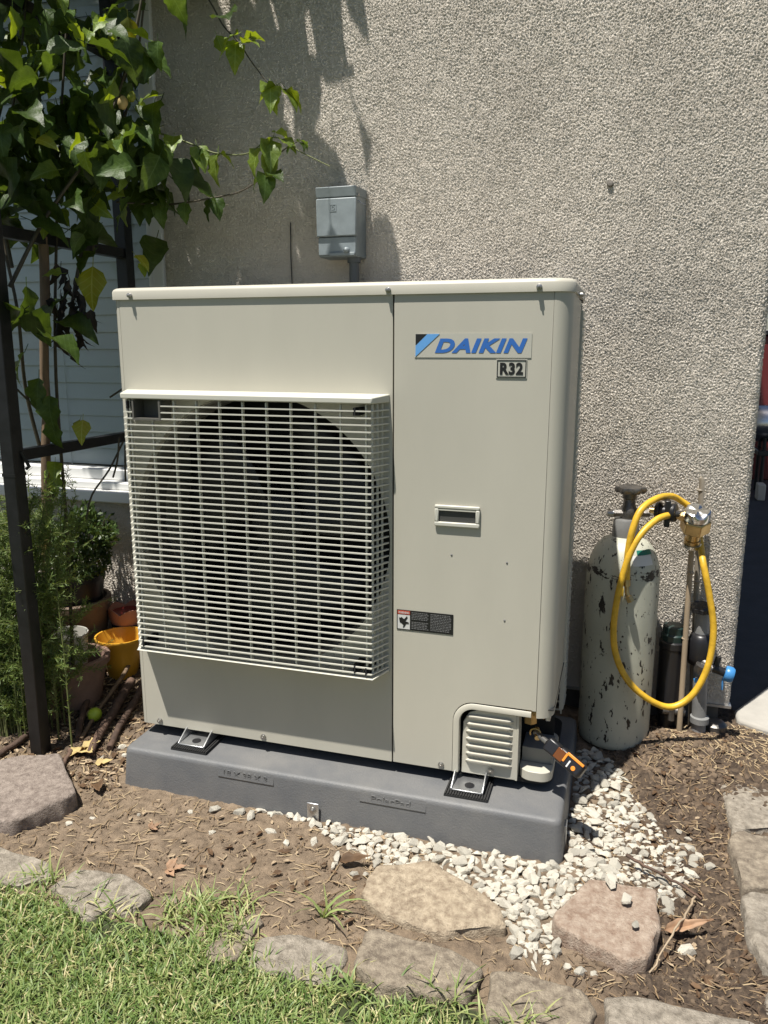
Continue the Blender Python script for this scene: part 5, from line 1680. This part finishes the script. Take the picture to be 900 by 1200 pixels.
# dried bunch and seed pods hanging in the frame
dr_ = MB()
for _ in range(26):
    me = go.choice(LY)
    p = Vector((-.225+go.gauss(0, .022), .13+go.gauss(0, .02), go.uniform(.86, 1.06)))
    rot = Matrix.Rotation(go.uniform(-3.1, 3.1), 3, 'Z') @ Matrix.Rotation(1.45, 3, 'Y') @ Matrix.Rotation(go.gauss(0, 1.), 3, 'X')
    dr_.add([rot @ Vector((v.co.x*.8, v.co.y*.45, v.co.z*1.3))+p for v in me.vertices], [tuple(q.vertices) for q in me.polygons])
dr_.build('dried_leaves', mat('dark_dried_leaf', (.022, .016, .011), .8), vine, smooth=80)
for (p, mk, sc) in (((-.051, .15, 1.39), 'yelleaf', 1.), ((-.028, .15, 1.40), 'leaf_yellow', .8)):
    MB().lathe([(0, -.014*sc), (.007*sc, -.012*sc), (.011*sc, -.003*sc), (.010*sc, .006*sc), (.004*sc, .013*sc), (0, .014*sc)], p, 10, (.1, .1, 1)).build('seed_pod', M[mk], vine, smooth=70)
# bare black twigs at the lower rung
for i, r_ in enumerate(([(-.215, .30, .63), (-.235, .26, .56), (-.262, .22, .50), (-.27, .20, .44)], [(-.21, .30, .62), (-.20, .28, .57), (-.195, .27, .53)], [(-.205, .31, .63), (-.18, .29, .58), (-.172, .28, .52)], [(-.22, .29, .64), (-.215, .27, .585), (-.225, .26, .54)], [(-.18, .33, .80), (-.20, .30, .77), (-.225, .27, .745)], [(-.40, .05, .86), (-.35, .06, .80), (-.30, .09, .73), (-.285, .12, .69)])):
    MB().tube(spline(r_, 4), .0026, 5).build('dead_twig', M['stem'], vine, smooth=70)

# ------------------------------------------------------------------ feathery shrub at the far left
M['needle'] = mat('shrub_needles', (.07, .13, .03), .55, translucent=.3)
attr_tint(M['needle'], (.055, .105, .022), (.24, .32, .09))
def feathery(seed=5):
    g = np.random.default_rng(seed)
    root = thing('feathery_shrub', 'fine leaved green shrub behind the black arbour post', 'shrub', (-.44, .055, gzf(-.44, .055)))
    stems = MB()
    roots = []; tints = []
    dirs = []
    for k in range(120):
        bx, by = -.43+g.normal(0, .065), max(.015, .05+g.normal(0, .03))
        th = g.uniform(0, 2*np.pi)
        h = g.uniform(.14, .60)
        out = g.uniform(.05, .22)
        ex = bx+.03+out*math.cos(th)*1.15; ey = by+out*math.sin(th)*.5
        ey = max(.02, min(ey, .13)); ex = min(ex, -.235)
        p0 = Vector((bx, by, gzf(bx, by))); p3 = Vector((ex, ey, -.05+h))
        p1 = p0+Vector((0, 0, h*.45)); p2 = p0.lerp(p3, .65)+Vector((0, 0, h*.18))
        S = spline([p0, p1, p2, p3], 6)
        stems.tube(S, [.0022-.0015*i/len(S) for i in range(len(S))], 4)
        N = len(S)
        for s_ in range(3, N):
            for j in range(16):
                f = g.uniform(0, 1)
                p = S[s_-1].lerp(S[s_], f)
                d = (S[s_]-S[s_-1]).normalized()
                roots.append(p); dirs.append(d)
        # side sprays
        for q in range(12):
            i0 = int(g.integers(N//5, N))
            a = S[i0]; d = (S[min(i0+1, N-1)]-S[i0-1]).normalized()
            sd = Vector((g.normal(), g.normal(), g.normal(0, .5))).normalized()
            b = a+(d*.5+sd*.8).normalized()*g.uniform(.04, .10)
            stems.tube([a, a.lerp(b, .5)+Vector((0, 0, .004)), b], .0007, 3)
            for j in range(34):
                roots.append(a.lerp(b, (j+g.uniform(0, 1))/34)); dirs.append((b-a).normalized())
    stems.build('stems', M['gstem'], root)
    n = len(roots)
    P = np.array([tuple(p) for p in roots]); D = np.array([tuple(p) for p in dirs])
    r1 = g.normal(size=(n, 3)); r1 -= (r1*D).sum(1)[:, None]*D; r1 /= np.linalg.norm(r1, axis=1)[:, None]
    nd = D*.62+r1*.78; nd /= np.linalg.norm(nd, axis=1)[:, None]
    sd = np.cross(nd, g.normal(size=(n, 3))); sd /= np.linalg.norm(sd, axis=1)[:, None]
    ln = g.uniform(.008, .017, n)[:, None]; w = g.uniform(.0007, .0013, n)[:, None]
    V = np.stack([P-sd*w*.4, P+sd*w*.4, P+nd*ln*.55+sd*w, P+nd*ln*.55-sd*w, P+nd*ln], 1).reshape(-1, 3)
    o = np.arange(n)[:, None, None]*5
    F = (o+np.array([[0, 1, 2], [0, 2, 3], [3, 2, 4]])[None]).reshape(-1, 3)
    f = np_mesh('foliage', V, F, M['needle'], root, smooth=False, attrs={'tint': np.repeat(np.clip(g.beta(2, 2.4, n), 0, 1), 5)})
    tag(f, kind='stuff')
feathery()

# ------------------------------------------------------------------ leafy plant in the nursery pot
M['smallleaf'] = mat('small_dark_leaf', (.03, .065, .018), .4, translucent=.25)
attr_tint(M['smallleaf'], (.022, .05, .014), (.10, .15, .04))
def potted():
    g = np.random.default_rng(31)
    root = thing('potted_plant', 'bushy small leaved plant growing in the black nursery pot', 'plant', (-.485, .388, .2))
    st = MB()
    for k in range(14):
        a = g.uniform(0, 6.28); r_ = g.uniform(.02, .085)
        st.tube([(-.485+.02*math.cos(a), .388+.02*math.sin(a), .20), (-.455+r_*.6*math.cos(a), .388+r_*.6*math.sin(a), .27), (-.435+r_*math.cos(a), .385+r_*math.sin(a), g.uniform(.33, .40))], .002, 5)
    st.build('stems', M['stem'], root)
    n = 3400
    d = g.normal(size=(n, 3)); d /= np.linalg.norm(d, axis=1)[:, None]
    rr = g.uniform(.35, 1, n)**.5
    lump = 1+.16*np.sin(d[:, 0]*5+1)+.14*np.sin(d[:, 2]*6)+.10*np.sin(d[:, 1]*9)
    P = np.array([-.432, .382, .325])+d*(rr*lump)[:, None]*np.array([.098, .085, .098])
    nd = d*.6+g.normal(size=(n, 3))*.5+np.array([0, 0, .3]); nd /= np.linalg.norm(nd, axis=1)[:, None]
    sd = np.cross(nd, g.normal(size=(n, 3))); sd /= np.linalg.norm(sd, axis=1)[:, None]
    ln = g.uniform(.010, .019, n)[:, None]; w = ln*.30
    V = np.stack([P, P+nd*ln*.4+sd*w, P+nd*ln*.5-sd*w, P+nd*ln], 1).reshape(-1, 3)
    o = np.arange(n)[:, None, None]*4
    F = (o+np.array([[0, 1, 2], [2, 1, 3]])[None]).reshape(-1, 3)
    f = np_mesh('foliage', V, F, M['smallleaf'], root, smooth=False, attrs={'tint': np.repeat(g.beta(2, 2.6, n), 4)})
    tag(f, kind='stuff')
potted()

# ------------------------------------------------------------------ single dry leaves
def dry_leaf(p, yaw, pitch, roll, L_, W_, lobes, seed, material, label, droop=-.5, fold=.5):
    """curled, crinkled dead leaf; lobed ones have three fingers"""
    g = random.Random(seed)
    mb = MB()
    for a, k in (((0, 1.), (.95, .72), (-.95, .75)) if lobes else ((0, 1.),)):
        me = leaf_mesh('dry_leaf', L_*k, W_*(.62 if lobes else 1), droop, fold, False, seed+int(a*10), material, 9)
        rot = Matrix.Rotation(a, 3, 'Z')
        mb.add([rot @ Vector((v.co.x, v.co.y*g.uniform(.82, 1.12), v.co.z+g.gauss(0, .035)*L_*(.3+abs(v.co.y)/max(W_, 1e-4)*1.6)+abs(a)*.0006)) for v in me.vertices], [tuple(q.vertices) for q in me.polygons])
        bpy.data.meshes.remove(me)
    o = mb.build('dry_leaf', material, smooth=50)
    o.location = p
    o.rotation_euler = (roll, pitch, yaw)
    sd = o.modifiers.new('t', 'SOLIDIFY'); sd.thickness = .0006
    return tag(o, label, 'leaf')
dry_leaf(gp(-.190, .015, .010), -.5, -.05, .15, .062, .062, True, 51, M['yelleaf'], 'pale yellow lobed dry leaf on the mulch beside the pad corner', droop=-.35, fold=.35)
dry_leaf(gp(-.115, -.035, .006), .5, 0, .1, .038, .024, False, 52, M['yelleaf'], 'small yellow dry leaf in front of the larger lobed one')
dry_leaf((-.302, .095, .425), -1.57, 1.45, .3, .055, .035, False, 53, M['yelleaf'], 'curled yellow brown dead leaf hanging on the wooden stake', fold=.9)
dry_leaf(gp(1.150, -.205, .012), .35, -.12, .5, .075, .020, False, 54, M['orgleaf'], 'long curled tan dry leaf right of the pinkish flagstone', fold=.9)
dry_leaf(gp(.155, -.215, .006), 1.0, 0, .2, .022, .018, True, 55, M['orgleaf'], 'small pinkish brown leaf alone on the bare soil')
dry_leaf(gp(.265, -.325, .006), .4, 0, .2, .034, .028, True, 56, M['orgleaf'], 'brown leaf at the back of the left edging stones')
dry_leaf(gp(.565, -.205, .010), .25, -.1, .3, .055, .024, False, 57, M['deadleaf'], 'folded dark brown leaf beside the gravel and tan flagstone', fold=.9)
dry_leaf(gp(-.055, -.105, .008), -.8, 0, .2, .05, .03, False, 58, M['deadleaf'], 'dark brown curled leaf between the flat rock and the pad', fold=.8)
wd = branch([gp(.20, -.335, .006), gp(.225, -.34, .010), gp(.25, -.352, .006)], .0022, .002, 'splinter', M['bamboo'], 3, 5, .0003)
tag(wd, 'short pale wood splinter on the soil near the lawn edge', 'splinter')

# ------------------------------------------------------------------ things beyond the corner, in the shade of the house
ct = thing('portable_tank', 'silver tank on black legs far beyond the house corner', 'tank', (1.95, 4.0, -.052))
MB().lathe([(0, -.32), (.07, -.30), (.115, -.25), (.12, 0), (.115, .25), (.07, .30), (0, .32)], (2.02, 4.05, .40), 24, (1, .15, 0)).build('tank_body', M['chrome'], ct, smooth=50)
for x in (1.875, 2.12):
    for y in (3.96, 4.14):
        MB().cyl((x, y, -.052), (x, y, .36), .013, n=8).build('leg', M['black'], ct)
MB().box(1.84, 2.2, 3.94, 4.16, .20, .235).build('tray', M['black'], ct, bevel=.004)
blk = MB().box(1.83, 1.875, 3.74, 3.84, -.0495, .05).build('concrete_block', M['cream'], bevel=.006)
tag(blk, 'small cream block on the driveway in front of the silver tank', 'block')
rc_ = thing('storage_cabinet', 'dark red cabinet standing behind the silver tank', 'cabinet', (2.1, 4.9, -.052))
MB().box(1.80, 2.9, 4.6, 5.2, -.052, .95).build('cabinet_body', M['redpaint'], rc_, bevel=.01)
MB().box(1.79, 2.91, 4.58, 5.22, .952, .99).build('cabinet_top', M['black'], rc_, bevel=.006)
for x in (2.0, 2.5): MB().box(x, x+.02, 4.585, 4.598, .4, .6).build('cabinet_handle', M['screw'], rc_)
